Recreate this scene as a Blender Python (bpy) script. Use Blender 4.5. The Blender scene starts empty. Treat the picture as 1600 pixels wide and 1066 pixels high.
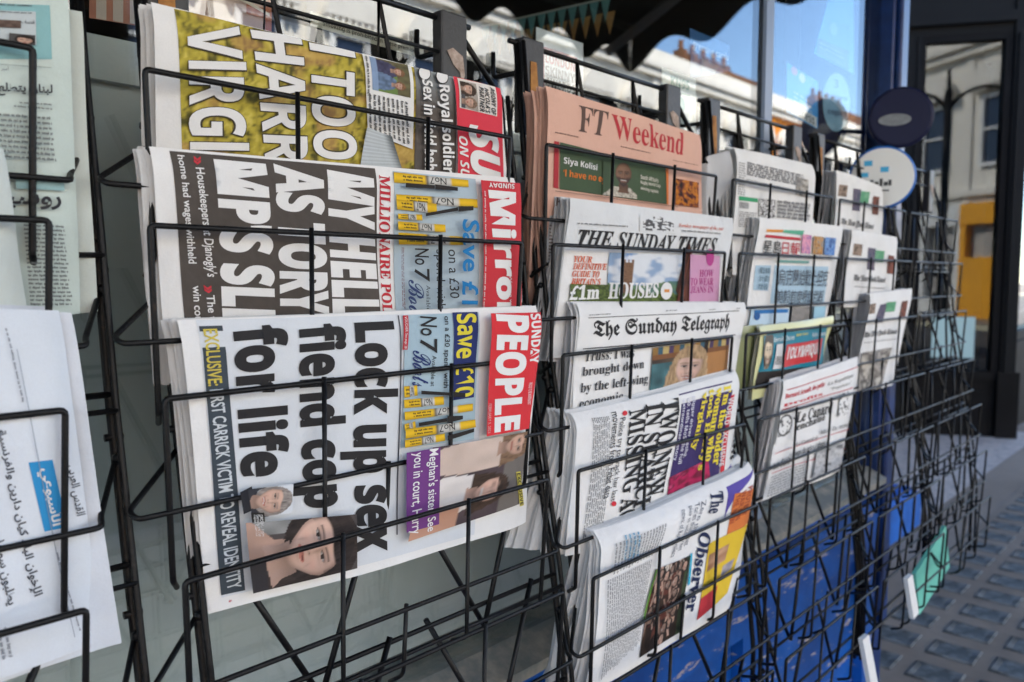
import bpy, bmesh, math, random, unicodedata
from mathutils import Vector, Matrix
random.seed(7)
C = bpy.context.scene.collection
SC = bpy.context.scene
R = math.radians

# ------------------------------------------------------------------ camera
HC = 1.15                       # eye height of the photographer
F = 1244.0                      # focal length in photo pixels (28 mm)
PITCH = math.atan(98 / F)
YAW = math.atan2(.729, .684)
cam = bpy.data.cameras.new('camera')
camo = bpy.data.objects.new('camera', cam)
C.objects.link(camo)
camo.location = (0, 0, HC)
camo.rotation_euler = (R(90) - PITCH, 0, -YAW)
cam.sensor_width = 36
cam.lens = F / 1600 * 36
cam.clip_start = .02
cam.clip_end = 500
cam.dof.use_dof = True
cam.dof.focus_distance = .70
cam.dof.aperture_fstop = 7.1
SC.camera = camo

# ------------------------------------------------------------------ sky, sun, exposure
SUN_EL, SUN_AZ = R(42), R(-28)  # sun behind the shop, shining onto the terrace across the street
w = bpy.data.worlds.new('World')
SC.world = w
w.use_nodes = True
nt = w.node_tree
sky = nt.nodes.new('ShaderNodeTexSky')
sky.sky_type = 'NISHITA'
sky.sun_disc = False
sky.sun_elevation = SUN_EL
sky.sun_rotation = SUN_AZ
sky.dust_density = .2
sky.ozone_density = 4
bg = nt.nodes['Background']
bg.inputs[1].default_value = .15
nt.links.new(sky.outputs[0], bg.inputs[0])
sl = bpy.data.lights.new('sun', 'SUN')
sl.energy = 4.5
sl.angle = R(.5)
sl.color = (1, .95, .87)
so = bpy.data.objects.new('sun', sl)
C.objects.link(so)
sd = Vector((math.sin(SUN_AZ) * math.cos(SUN_EL), math.cos(SUN_AZ) * math.cos(SUN_EL), math.sin(SUN_EL)))
so.rotation_euler = sd.to_track_quat('Z', 'Y').to_euler()
so.location = (0, 0, 30)
SC.view_settings.view_transform = 'Standard'
SC.view_settings.look = 'None'
SC.view_settings.gamma = 1
SC.view_settings.exposure = 2.15

# ------------------------------------------------------------------ helpers
FW = Vector((math.sin(YAW) * math.cos(PITCH), math.cos(YAW) * math.cos(PITCH), -math.sin(PITCH)))
RT = Vector((math.cos(YAW), -math.sin(YAW), 0))
UP = RT.cross(FW)
EYE = Vector((0, 0, HC))

def at(px, py, Y):
    """point of the photo measured on the plane y = Y"""
    d = FW + RT * ((px - 800) / F) + UP * ((533 - py) / F)
    return EYE + d * (Y / d.y)

def proj(p):
    d = p - EYE
    z = d.dot(FW)
    return 800 + F * d.dot(RT) / z, 533 - F * d.dot(UP) / z

def lin(h):
    if not isinstance(h, str):
        return tuple(h)
    h = h.lstrip('#')
    o = []
    for i in (0, 2, 4):
        c = int(h[i:i + 2], 16) / 255
        o.append(c / 12.92 if c <= .04045 else ((c + .055) / 1.055) ** 2.4)
    return tuple(o)

def mix(a, b, k):
    k = max(0, min(1, k))
    return tuple(a[i] * (1 - k) + b[i] * k for i in range(3))

def sst(a, b, x):
    x = max(0, min(1, (x - a) / (b - a)))
    return x * x * (3 - 2 * x)

def _h(i, j, s):
    n = (i * 374761393 + j * 668265263 + s * 1442695041) & 0xffffffff
    n = ((n ^ (n >> 13)) * 1274126177) & 0xffffffff
    return ((n ^ (n >> 16)) & 0xffff) / 65535

def nz(x, y, s=0):
    i, j = math.floor(x), math.floor(y)
    u, v = x - i, y - j
    u, v = u * u * (3 - 2 * u), v * v * (3 - 2 * v)
    return (_h(i, j, s) * (1 - u) + _h(i + 1, j, s) * u) * (1 - v) + (_h(i, j + 1, s) * (1 - u) + _h(i + 1, j + 1, s) * u) * v

def tag(o, label=None, cat=None, group=None, kind=None):
    for k, v in (('label', label), ('category', cat), ('group', group), ('kind', kind)):
        if v:
            o[k] = v
    return o

def empty(name, loc, label, cat, group=None):
    o = bpy.data.objects.new(name, None)
    o.empty_display_size = .05
    C.objects.link(o)
    o.location = loc
    return tag(o, label, cat, group)

def link(name, me, parent=None):
    o = bpy.data.objects.new(name, me)
    C.objects.link(o)
    if parent:
        o.parent = parent
    return o

def root_loc(o):
    v = Vector((0, 0, 0))
    while o:
        v = v + Vector(o.location)
        o = o.parent
    return v

def obj(name, bm, mt, parent=None, smooth=False, bevel=0):
    """bm is in world coordinates"""
    if parent:
        bmesh.ops.translate(bm, verts=bm.verts, vec=-root_loc(parent))
    if bevel:
        bmesh.ops.bevel(bm, geom=[e for e in bm.edges], offset=bevel, segments=1, affect='EDGES', clamp_overlap=True)
    bmesh.ops.recalc_face_normals(bm, faces=bm.faces)
    me = bpy.data.meshes.new(name)
    bm.to_mesh(me)
    bm.free()
    for m in (mt if isinstance(mt, list) else [mt]):
        me.materials.append(m)
    if smooth:
        for p in me.polygons:
            p.use_smooth = True
    return link(name, me, parent)

def centre(o):
    """put the origin of a single-mesh thing at its base"""
    me = o.data
    n = len(me.vertices)
    c = sum((v.co for v in me.vertices), Vector()) / n
    c.z = min(v.co.z for v in me.vertices)
    me.transform(Matrix.Translation(-c))
    o.location = Vector(o.location) + c
    return o

def copy_tree(o, parent=None):
    c = o.copy()
    C.objects.link(c)
    c.parent = parent
    for ch in o.children:
        copy_tree(ch, c)
    return c

def box(bm, x0, x1, y0, y1, z0, z1, mi=0):
    v = [bm.verts.new((x, y, z)) for x in (x0, x1) for y in (y0, y1) for z in (z0, z1)]
    for f in ((0, 1, 3, 2), (4, 6, 7, 5), (0, 4, 5, 1), (2, 3, 7, 6), (0, 2, 6, 4), (1, 5, 7, 3)):
        bm.faces.new([v[i] for i in f]).material_index = mi
    return v

def bx(*a):
    bm = bmesh.new()
    box(bm, *a)
    return bm

def slab(bm, pts, vec, mi=0):
    """closed prism: polygon pts swept along vec"""
    a = [bm.verts.new(p) for p in pts]
    b = [bm.verts.new(Vector(p) + Vector(vec)) for p in pts]
    bm.faces.new(a).material_index = mi
    bm.faces.new(b[::-1]).material_index = mi
    n = len(a)
    for i in range(n):
        bm.faces.new((a[i], b[i], b[(i + 1) % n], a[(i + 1) % n])).material_index = mi

def fillet(pts, r):
    if r <= 0 or len(pts) < 3:
        return [Vector(p) for p in pts]
    out = [Vector(pts[0])]
    for a, b, c in zip(pts, pts[1:], pts[2:]):
        a, b, c = Vector(a), Vector(b), Vector(c)
        d1, d2 = (a - b), (c - b)
        k = min(r, d1.length * .45, d2.length * .45)
        p, q = b + d1.normalized() * k, b + d2.normalized() * k
        for t in (0, .33, .67, 1):
            out.append(p * (1 - t) ** 2 + b * 2 * t * (1 - t) + q * t * t)
    out.append(Vector(pts[-1]))
    return out

def tube(bm, pts, r, n=7, fr=.007, closed=False):
    pts = fillet(pts, fr)
    rings = []
    up = None
    for i, p in enumerate(pts):
        t = (pts[min(i + 1, len(pts) - 1)] - pts[max(i - 1, 0)]).normalized()
        if up is None:
            up = t.orthogonal().normalized()
        up = (up - t * up.dot(t)).normalized()
        s = t.cross(up)
        rings.append([bm.verts.new(p + (up * math.cos(6.2832 * k / n) + s * math.sin(6.2832 * k / n)) * r) for k in range(n)])
    for a, b in zip(rings, rings[1:]):
        for k in range(n):
            bm.faces.new((a[k], a[(k + 1) % n], b[(k + 1) % n], b[k]))
    bm.faces.new(rings[0][::-1])
    bm.faces.new(rings[-1])

# ------------------------------------------------------------------ materials
def mat(name, col, rough=.6, spec=.5, metal=0, noise=None, bump=0, bscale=60, coat=0):
    m = bpy.data.materials.new(name)
    m.use_nodes = True
    n, l = m.node_tree.nodes, m.node_tree.links
    b = n['Principled BSDF']
    col = lin(col)
    b.inputs['Base Color'].default_value = (*col, 1)
    b.inputs['Roughness'].default_value = rough
    b.inputs['Specular IOR Level'].default_value = spec
    b.inputs['Metallic'].default_value = metal
    b.inputs['Coat Weight'].default_value = coat
    tc = n.new('ShaderNodeTexCoord')
    if noise:                    # (scale, second colour, low, high)
        t = n.new('ShaderNodeTexNoise')
        t.inputs['Scale'].default_value = noise[0]
        t.inputs['Detail'].default_value = 8
        t.inputs['Roughness'].default_value = .65
        rp = n.new('ShaderNodeValToRGB')
        rp.color_ramp.elements[0].position = noise[2]
        rp.color_ramp.elements[1].position = noise[3]
        rp.color_ramp.elements[0].color = (*col, 1)
        rp.color_ramp.elements[1].color = (*lin(noise[1]), 1)
        l.new(tc.outputs['Object'], t.inputs['Vector'])
        l.new(t.outputs['Fac'], rp.inputs['Fac'])
        l.new(rp.outputs['Color'], b.inputs['Base Color'])
    if bump:
        t = n.new('ShaderNodeTexNoise')
        t.inputs['Scale'].default_value = bscale
        t.inputs['Detail'].default_value = 6
        bp = n.new('ShaderNodeBump')
        bp.inputs['Strength'].default_value = bump
        bp.inputs['Distance'].default_value = .003
        l.new(tc.outputs['Object'], t.inputs['Vector'])
        l.new(t.outputs['Fac'], bp.inputs['Height'])
        l.new(bp.outputs['Normal'], b.inputs['Normal'])
    return m

def colmat(name, rough, bump=0.0, bscale=150.0, spec=.3, grain=.06):
    """printed matter: the ink colours are stored per corner of the print"""
    m = mat(name, (1, 1, 1), rough, spec, bump=bump, bscale=bscale)
    n, l = m.node_tree.nodes, m.node_tree.links
    if bump:
        t2 = n.new('ShaderNodeTexNoise')
        t2.inputs['Scale'].default_value = 16
        t2.inputs['Detail'].default_value = 2
        b2 = n.new('ShaderNodeBump')
        b2.inputs['Strength'].default_value = .35
        b2.inputs['Distance'].default_value = .012
        tc2 = n.new('ShaderNodeTexCoord')
        l.new(tc2.outputs['Object'], t2.inputs['Vector'])
        l.new(t2.outputs['Fac'], b2.inputs['Height'])
        bo = n['Bump']
        l.new(b2.outputs['Normal'], bo.inputs['Normal'])
    a = n.new('ShaderNodeVertexColor')
    a.layer_name = 'Col'
    tc = n.new('ShaderNodeTexCoord')
    t = n.new('ShaderNodeTexNoise')
    t.inputs['Scale'].default_value = 900
    t.inputs['Detail'].default_value = 3
    mr = n.new('ShaderNodeMapRange')
    mr.inputs['To Min'].default_value = 1 - grain
    mr.inputs['To Max'].default_value = 1 + grain
    t3 = n.new('ShaderNodeTexNoise')
    t3.inputs['Scale'].default_value = 34
    t3.inputs['Detail'].default_value = 5
    m3 = n.new('ShaderNodeMapRange')
    m3.inputs['From Min'].default_value = .3
    m3.inputs['From Max'].default_value = .7
    m3.inputs['To Min'].default_value = 1 - grain * 1.1
    m3.inputs['To Max'].default_value = 1
    mm = n.new('ShaderNodeMath')
    mm.operation = 'MULTIPLY'
    l.new(tc.outputs['Object'], t3.inputs['Vector'])
    l.new(t3.outputs['Fac'], m3.inputs['Value'])
    l.new(m3.outputs['Result'], mm.inputs[1])
    mx = n.new('ShaderNodeMix')
    mx.data_type = 'RGBA'
    mx.blend_type = 'MULTIPLY'
    mx.inputs['Factor'].default_value = 1
    l.new(tc.outputs['Object'], t.inputs['Vector'])
    l.new(t.outputs['Fac'], mr.inputs['Value'])
    l.new(a.outputs['Color'], mx.inputs['A'])
    l.new(mr.outputs['Result'], mm.inputs[0])
    l.new(mm.outputs[0], mx.inputs['B'])
    l.new(mx.outputs['Result'], n['Principled BSDF'].inputs['Base Color'])
    return m

M = {}
M['print'] = colmat('newsprint', .8, .22, 110)
M['gloss'] = colmat('coated_print', .35, grain=.02)
M['wire'] = mat('black_coated_wire', (.0045, .0045, .005), .42, .25, bump=.25, bscale=320, noise=(70, (.045, .03, .02), .64, .74))
M['clip'] = mat('black_plastic', (.018, .018, .02), .45, bump=.2, bscale=200)
M['rag'] = mat('torn_paper', '#b7a79c', .9, noise=(120, '#7c6a60', .4, .7))
M['tan'] = mat('tan_label', '#a8763c', .8, noise=(120, '#8a5a2a', .4, .7))
M['blue'] = mat('blue_paint', '#0e60b8', .38, noise=(9, '#0c4c98', .4, .65), bump=.25, bscale=40)
M['pillar'] = mat('dark_blue_paint', '#0b2656', .35, noise=(6, '#143a7c', .45, .7), bump=.15, bscale=30)
M['sill'] = mat('weathered_sill', '#6f7371', .7, noise=(20, '#a39c8f', .45, .7), bump=.4, bscale=60)
M['panel'] = mat('grey_backing_board', '#d3dada', .5, noise=(2.5, '#b4c0c0', .35, .7), bump=.1, bscale=250)
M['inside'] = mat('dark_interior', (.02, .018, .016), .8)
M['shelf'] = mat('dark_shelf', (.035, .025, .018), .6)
M['black'] = mat('black_timber', (.003, .003, .0035), .6, .12, noise=(5, (.006, .006, .007), .4, .7), bump=.15, bscale=25)
M['greypaint'] = mat('grey_paint', '#101214', .6, .15, noise=(4, '#121416', .4, .7), bump=.15, bscale=30)
M['stone'] = mat('pale_stone', '#8d8880', .7, noise=(12, '#6d6862', .4, .65), bump=.3)
M['stucco'] = mat('white_stucco', (.80, .76, .68), .8, noise=(2, (.70, .66, .59), .45, .7))
M['orange'] = mat('orange_paint', '#e08a14', .7, noise=(2, '#d07d10', .4, .7))
M['yellow'] = mat('yellow_paint', '#f0a60c', .6, noise=(2, '#e09a0a', .4, .7))
M['brick'] = mat('brown_brick', '#7a5233', .85, noise=(4, '#5f3d26', .4, .6))
M['rust'] = mat('rusty_weld', '#2a1d16', .7, noise=(200, '#4a3020', .4, .6))
M['dwin'] = mat('window_glass_dark', (.02, .03, .06), .08, .6)
M['asphalt'] = mat('asphalt', (.055, .055, .058), .85, noise=(60, (.035, .035, .038), .4, .7), bump=.5, bscale=200)
M['awning'] = mat('awning_canvas', (.014, .012, .01), .8)
M['metal'] = mat('painted_metal', (.05, .045, .04), .4)
M['armgrey'] = mat('grey_metal', (.22, .21, .2), .45)
M['teal'] = mat('teal_card', '#6abfac', .5, noise=(8, '#63b5a2', .4, .7))
M['brightened_pane'] = mat('brightened_shop_pane', (.42, .40, .37), .4, noise=(3, (.2, .19, .18), .45, .6))  # brightness put into the pane colour, so mirrored shop fronts look light
M['white'] = mat('white_board', (.75, .75, .73), .5)
M['navy'] = mat('navy_gloss', '#060c36', .5, .25)
M['cream'] = mat('cream_card', '#c9cdc6', .6)
M['cyan'] = mat('cyan_vinyl', '#1e9ed0', .4)
M['skyblue'] = mat('blue_vinyl', '#1560b4', .4)

# glass: what is behind it shows through, the street is mirrored in it
def glassmat(name, f0, tint=(1, 1, 1)):
    """thin pane: reflectance rises towards grazing view, each of its two faces reflects"""
    m = bpy.data.materials.new(name)
    m.use_nodes = True
    n, l = m.node_tree.nodes, m.node_tree.links
    n.clear()
    o = n.new('ShaderNodeOutputMaterial')
    mx = n.new('ShaderNodeMixShader')
    t = n.new('ShaderNodeBsdfTransparent')
    t.inputs[0].default_value = (*tint, 1)
    g = n.new('ShaderNodeBsdfGlossy')
    g.inputs['Roughness'].default_value = 0.0
    ge = n.new('ShaderNodeNewGeometry')
    d = n.new('ShaderNodeVectorMath')
    d.operation = 'DOT_PRODUCT'
    l.new(ge.outputs['Incoming'], d.inputs[0])
    l.new(ge.outputs['Normal'], d.inputs[1])
    def mth(op, a, b):
        k = n.new('ShaderNodeMath')
        k.operation = op
        for q, x in enumerate((a, b)):
            if isinstance(x, (int, float)):
                k.inputs[q].default_value = x
            elif x is not None:
                l.new(x, k.inputs[q])
        return k.outputs[0]
    c = mth('ABSOLUTE', d.outputs['Value'], None)
    p = mth('POWER', mth('SUBTRACT', 1.0, c), 5.0)
    f = mth('ADD', mth('MULTIPLY', p, 1 - f0), f0)
    l.new(f, mx.inputs[0])
    l.new(t.outputs[0], mx.inputs[1])
    l.new(g.outputs[0], mx.inputs[2])
    l.new(mx.outputs[0], o.inputs[0])
    return m
M['glass'] = glassmat('window_glass', .13, (.95, .97, .965))
M['doorglass'] = glassmat('door_glass', .045, (.85, .88, .88))

def pavement_mat():
    m = mat('pavement', (.185, .142, .105), .9, noise=(1.5, (.25, .20, .155), .35, .7), bump=.5, bscale=150)
    return m
M['pave'] = pavement_mat()

def speckle_mat():
    m = bpy.data.materials.new('mosaic_floor')
    m.use_nodes = True
    n, l = m.node_tree.nodes, m.node_tree.links
    v = n.new('ShaderNodeTexVoronoi')
    v.inputs['Scale'].default_value = 34
    r = n.new('ShaderNodeValToRGB')
    e = r.color_ramp.elements
    e[0].color = (.42, .33, .28, 1)
    e[1].color = (.2, .17, .16, 1)
    x = e.new(.45)
    x.color = (.5, .43, .37, 1)
    tc = n.new('ShaderNodeTexCoord')
    l.new(tc.outputs['Object'], v.inputs['Vector'])
    l.new(v.outputs['Color'], r.inputs['Fac'])
    l.new(r.outputs['Color'], n['Principled BSDF'].inputs['Base Color'])
    return m
M['mosaic'] = speckle_mat()

def lens_mat():
    m = mat('lens_glass', (.06, .064, .06), .5, .3, noise=(20, (.17, .175, .165), .42, .68), bump=.6, bscale=45)
    return m
M['lens'] = lens_mat()
M['lens_rim'] = mat('lens_rim', (.16, .16, .15), .8, .2, noise=(18, (.07, .068, .062), .42, .62))

# ------------------------------------------------------------------ lettering
def _map(up, lo, dg=None):
    def f(s):
        o = ''
        for c in s:
            if 'A' <= c <= 'Z':
                o += chr(up + ord(c) - 65)
            elif 'a' <= c <= 'z':
                o += chr(lo + ord(c) - 97)
            elif c.isdigit() and dg:
                o += chr(dg + ord(c) - 48)
            else:
                o += c
        return o
    return f
STY = {'b': _map(0x1D5D4, 0x1D5EE, 0x1D7EC), 'bi': _map(0x1D63C, 0x1D656), 's': _map(0x1D400, 0x1D41A, 0x1D7CE),
       'si': _map(0x1D468, 0x1D482), 'f': _map(0x1D56C, 0x1D586), 'c': _map(0x1D4D0, 0x1D4EA), 'n': lambda s: s}
_b, _bi = STY['b'], STY['bi']
STY['b'] = lambda s: _b(s.replace('I', 'l'))       # plain upright stroke, as in the tabloid headlines
STY['bi'] = lambda s: _bi(s.replace('I', 'l'))

def arabic(s):
    right_only = 'اأإآدذرزوؤة ىء'
    out = []
    for w_ in s.split(' '):
        r = ''
        for i, c in enumerate(w_):
            pj = i > 0 and w_[i - 1] not in right_only
            nj = i < len(w_) - 1 and c not in right_only and w_[i + 1] != 'ء'
            form = 'MEDIAL' if pj and nj else 'FINAL' if pj else 'INITIAL' if nj else 'ISOLATED'
            try:
                r += unicodedata.lookup(unicodedata.name(c) + ' ' + form + ' FORM')
            except KeyError:
                r += c
        out.append(r[::-1])
    return ' '.join(out[::-1])

_tc = {}
def glyphs(s, style='b', off=0.0, cut=0):
    k = (s, style, off, cut)
    if k in _tc:
        return _tc[k]
    c = bpy.data.curves.new('lettering', 'FONT')
    c.body = STY[style](s)
    c.offset = off
    c.resolution_u = 3
    o = bpy.data.objects.new('lettering', c)
    C.objects.link(o)
    dg = bpy.context.evaluated_depsgraph_get()
    me = bpy.data.meshes.new_from_object(o.evaluated_get(dg), depsgraph=dg)
    bm = bmesh.new()
    bm.from_mesh(me)
    bpy.data.meshes.remove(me)
    bpy.data.objects.remove(o)
    bpy.data.curves.remove(c)
    xs = [v.co.x for v in bm.verts]
    ys = [v.co.y for v in bm.verts]
    x0, x1, y0, y1 = min(xs), max(xs), min(ys), max(ys)
    for v in bm.verts:
        v.co = ((v.co.x - x0) / (x1 - x0), 1 - (v.co.y - y0) / (y1 - y0), 0)
    if cut:
        nx, ny = cut
        for i in range(1, nx):
            bmesh.ops.bisect_plane(bm, geom=bm.verts[:] + bm.edges[:] + bm.faces[:], plane_co=(i / nx, 0, 0), plane_no=(1, 0, 0))
        for i in range(1, ny):
            bmesh.ops.bisect_plane(bm, geom=bm.verts[:] + bm.edges[:] + bm.faces[:], plane_co=(0, i / ny, 0), plane_no=(0, 1, 0))
    bm.verts.index_update()
    r = ([(v.co.x, v.co.y) for v in bm.verts], [[v.index for v in f.verts] for f in bm.faces])
    bm.free()
    _tc[k] = r
    return r

# ------------------------------------------------------------------ newspapers
LAYER = .0004
INK = (.022, .021, .022)
WHITE = (.745, .745, .735)

class Paper:
    """a printed sheet: four corners (photo pixels on planes of given depth), bulge and curls; everything printed on it
    is laid onto its real curved surface"""
    def __init__(s, tl, tr, br, bl, yt, yb, bow=.004, top=.006, right=.006, left=.0, crop=(0, 0, 1), yr=0, wob=.0019, seed=1, mt='print'):
        s.ox, s.oy, s.k = crop
        px = [s.P(p) for p in (tl, tr, br, bl)]
        s.c = [at(*px[0], yt), at(*px[1], yt + yr), at(*px[2], yb + yr), at(*px[3], yb)]
        s.n = (s.c[1] - s.c[0]).cross(s.c[3] - s.c[0]).normalized()
        if s.n.y > 0:
            s.n = -s.n
        s.bow, s.top, s.right, s.left, s.wob, s.seed = bow, top, right, left, wob, seed
        s.V, s.Fc, s.Cl = [], [], []
        s.lay = 0
        s.mt = mt

    def P(s, p):
        return (s.ox + p[0] * s.k, s.oy + p[1] * s.k)

    def disp(s, a, b):
        d = s.bow * 4 * a * (1 - a)
        d -= s.top * max(0, 1 - b / .12) ** 2
        d -= s.right * max(0, (a - .88) / .12) ** 2
        d -= s.left * max(0, 1 - a / .1) ** 2
        d += s.wob * (math.sin(5.1 * a + 3.3 * b + s.seed) + .6 * math.sin(11 * a - 7 * b + 2 * s.seed))
        return d

    def surf(s, a, b, off=0):
        c = s.c
        p = (c[0] * (1 - a) + c[1] * a) * (1 - b) + (c[3] * (1 - a) + c[2] * a) * b
        return p + s.n * (s.disp(a, b) + off)

    def st(s, p):
        """(s, t) of the sheet under a photo measurement"""
        x, y = s.P(p)
        a = b = .5
        for _ in range(9):
            e = 1e-3
            p0 = proj(s.surf(a, b))
            pa = proj(s.surf(a + e, b))
            pb = proj(s.surf(a, b + e))
            m00, m10 = (pa[0] - p0[0]) / e, (pa[1] - p0[1]) / e
            m01, m11 = (pb[0] - p0[0]) / e, (pb[1] - p0[1]) / e
            det = m00 * m11 - m01 * m10
            rx, ry = x - p0[0], y - p0[1]
            da, db = (rx * m11 - ry * m01) / det, (ry * m00 - rx * m10) / det
            a += max(-.4, min(.4, da))
            b += max(-.4, min(.4, db))
        return a, b

    def _add(s, uv, faces, cols, quad, clamp=True):
        q = [s.st(p) for p in quad]
        i0 = len(s.V)
        off = s.lay * LAYER
        for u, v in uv:
            a = (q[0][0] * (1 - u) + q[1][0] * u) * (1 - v) + (q[3][0] * (1 - u) + q[2][0] * u) * v
            b = (q[0][1] * (1 - u) + q[1][1] * u) * (1 - v) + (q[3][1] * (1 - u) + q[2][1] * u) * v
            if clamp:
                a, b = min(.998, max(.002, a)), min(.998, max(.002, b))
            s.V.append(s.surf(a, b, off))
        for i, f in enumerate(faces):
            s.Fc.append([i0 + k for k in f])
            if callable(cols):
                s.Cl.append([cols(*uv[k]) for k in f])
            else:
                s.Cl.append([cols] * len(f))

    def up(s, k=1):
        s.lay += k

    @staticmethod
    def grid(nx, ny):
        uv = [(i / nx, j / ny) for j in range(ny + 1) for i in range(nx + 1)]
        f = [(j * (nx + 1) + i, j * (nx + 1) + i + 1, (j + 1) * (nx + 1) + i + 1, (j + 1) * (nx + 1) + i) for j in range(ny) for i in range(nx)]
        return uv, f

    def base(s, col=WHITE, nx=56, ny=44):
        uv, f = s.grid(nx, ny)
        i0 = len(s.V)
        for u, v in uv:
            s.V.append(s.surf(u, v))
        for k in f:
            s.Fc.append([i0 + j for j in k])
            s.Cl.append([col] * 4)
        s.lay = 1

    def quad(s, q, col, n=(14, 10)):
        uv, f = s.grid(*n)
        s._add(uv, f, lin(col), q)
        s.up()

    def pic(s, q, fn, n=(48, 36)):
        uv, f = s.grid(*n)
        s._add(uv, f, fn, q)
        s.up()

    def text(s, t, q, col=INK, style='b', off=0.0, cut=0):
        cut = cut or (6, 2)
        uv, f = glyphs(t, style, off, cut)
        s._add(uv, f, lin(col), q)

    def rt(s, t, a, b, c, d, col=INK, style='b', off=0.0, cut=(8, 3)):
        """lettering turned a quarter clockwise: a start of baseline, b start of cap line, c end of cap line, d end of baseline"""
        s.text(t, (b, c, d, a), col, style, off, cut)

    def lines(s, q, n, col=(.2, .2, .205), chars=46, fill=.40, seed=0, ragged=.06):
        """columns of body type too small to read"""
        rnd = random.Random(seed * 77 + n)
        uv, f = [], []
        for i in range(n):
            x = 0
            end = 1 - rnd.random() * ragged
            cw = 1 / chars
            while x < end:
                L = rnd.choice((2, 3, 3, 4, 5, 6, 7))
                for _ in range(L):
                    wd = cw * rnd.choice((.45, .7, .8, .8, .9))
                    if x + wd > end:
                        x = 2
                        break
                    tall = rnd.random()
                    y0 = (i + (.5 - fill / 2) - (.13 if tall < .25 else 0)) / n
                    y1 = (i + (.5 + fill / 2) + (.12 if tall > .86 else 0)) / n
                    k = len(uv)
                    uv += [(x, y0), (x + wd * .8, y0), (x + wd * .8, y1), (x, y1)]
                    f.append((k, k + 1, k + 2, k + 3))
                    x += wd
                x += cw * .7
        s._add(uv, f, lin(col), q)

    def mesh(s, name, parent, smooth=True):
        me = bpy.data.meshes.new(name)
        rl = root_loc(parent) if parent else Vector()
        me.from_pydata([v - rl for v in s.V], [], s.Fc)
        ca = me.color_attributes.new('Col', 'FLOAT_COLOR', 'CORNER')
        i = 0
        for cl in s.Cl:
            for c in cl:
                ca.data[i].color = (*c, 1)
                i += 1
        me.materials.append(M[s.mt])
        if smooth:
            me.polygons.foreach_set('use_smooth', [True] * len(me.polygons))
        return link(name, me, parent)

    def sheets(s, n, gap=.0011, col=WHITE, seed=0, spread=.012, dark=.75, flare=0.0):
        """folded inner pages behind this sheet"""
        rnd = random.Random(seed + 11)
        p = Paper.__new__(Paper)
        p.__dict__.update(s.__dict__)
        p.V, p.Fc, p.Cl = [], [], []
        for k in range(1, n + 1):
            uv, f = s.grid(22, 18)
            i0 = len(p.V)
            ja, jb = rnd.uniform(-.6, 1) * spread, rnd.uniform(-.3, 1) * spread * .5
            cc = mix(col, tuple(x * dark for x in col), rnd.random())
            ph = rnd.random() * 6
            for u, v in uv:
                a = u * (1 - .012) + .006 - ja * (1 - u)
                b = jb * .3 + v
                a -= flare * k * (1 - u) ** 3 * v * .6
                edge = .0022 * math.sin(5 * v + ph) * (1 - u) ** 3
                p.V.append(s.surf(a, b, -gap * k - .0004 + edge - (1 - u) ** 6 * .001 * k - flare * .12 * k * (1 - u) ** 2.5 * (.35 + .65 * v) * (1 + .35 * math.sin(k * 2.3 + 4 * v))))
            for q in f:
                p.Fc.append([i0 + j for j in q])
                p.Cl.append([cc] * 4)
        return p

PAPERS = []
def newspaper(P, label, n_in=5, group=None, name='newspaper', gap=.0009, incol=WHITE, seed=0, cat='newspaper', flare=0.0):
    base = P.c[3].lerp(P.c[2], .5)
    r = empty(name, base, label, cat, group)
    P.mesh('front_page', r)
    if n_in:
        P.sheets(n_in, gap, incol, seed, flare=flare).mesh('inner_pages', r)
    return r

def copies(P, n, label, group, col=WHITE, dy=.005, start=.006, seed=0, sheets=3, dz=.004, dx=.003, fan=0.0, cat='newspaper'):
    """further copies standing behind the front one in the same pocket"""
    rnd = random.Random(seed + 5)
    for k in range(n):
        p = Paper.__new__(Paper)
        p.__dict__.update(P.__dict__)
        j = Vector((rnd.uniform(-1, .4) * dx, start + dy * k, rnd.uniform(-1, .6) * dz))
        p.c = [c + j for c in P.c]
        p.c[2] = p.c[2] + Vector((0, fan * (k + 1), 0))
        p.c[3] = p.c[3] + Vector((0, fan * (k + 1), 0))
        p.seed = rnd.random() * 6
        p.V, p.Fc, p.Cl = [], [], []
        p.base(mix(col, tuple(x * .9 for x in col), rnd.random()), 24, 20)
        q = p.sheets(sheets, .0012, col, seed + k * 3, .02)
        p.V_off = len(p.V)
        n0 = len(p.V)
        p.V += q.V
        p.Fc += [[n0 + i for i in f] for f in q.Fc]
        p.Cl += q.Cl
        o = p.mesh('newspaper', None)
        tag(o, label, cat, group)
        centre(o)

# ---- printed photographs
def skinshade(base, u, v, cx, cy, rx, ry, k=.45):
    d = ((u - cx) / rx) ** 2 + ((v - cy) / ry) ** 2
    return mix(base, tuple(x * .45 for x in base), k * d + .25 * (u - cx) / rx)

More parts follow.
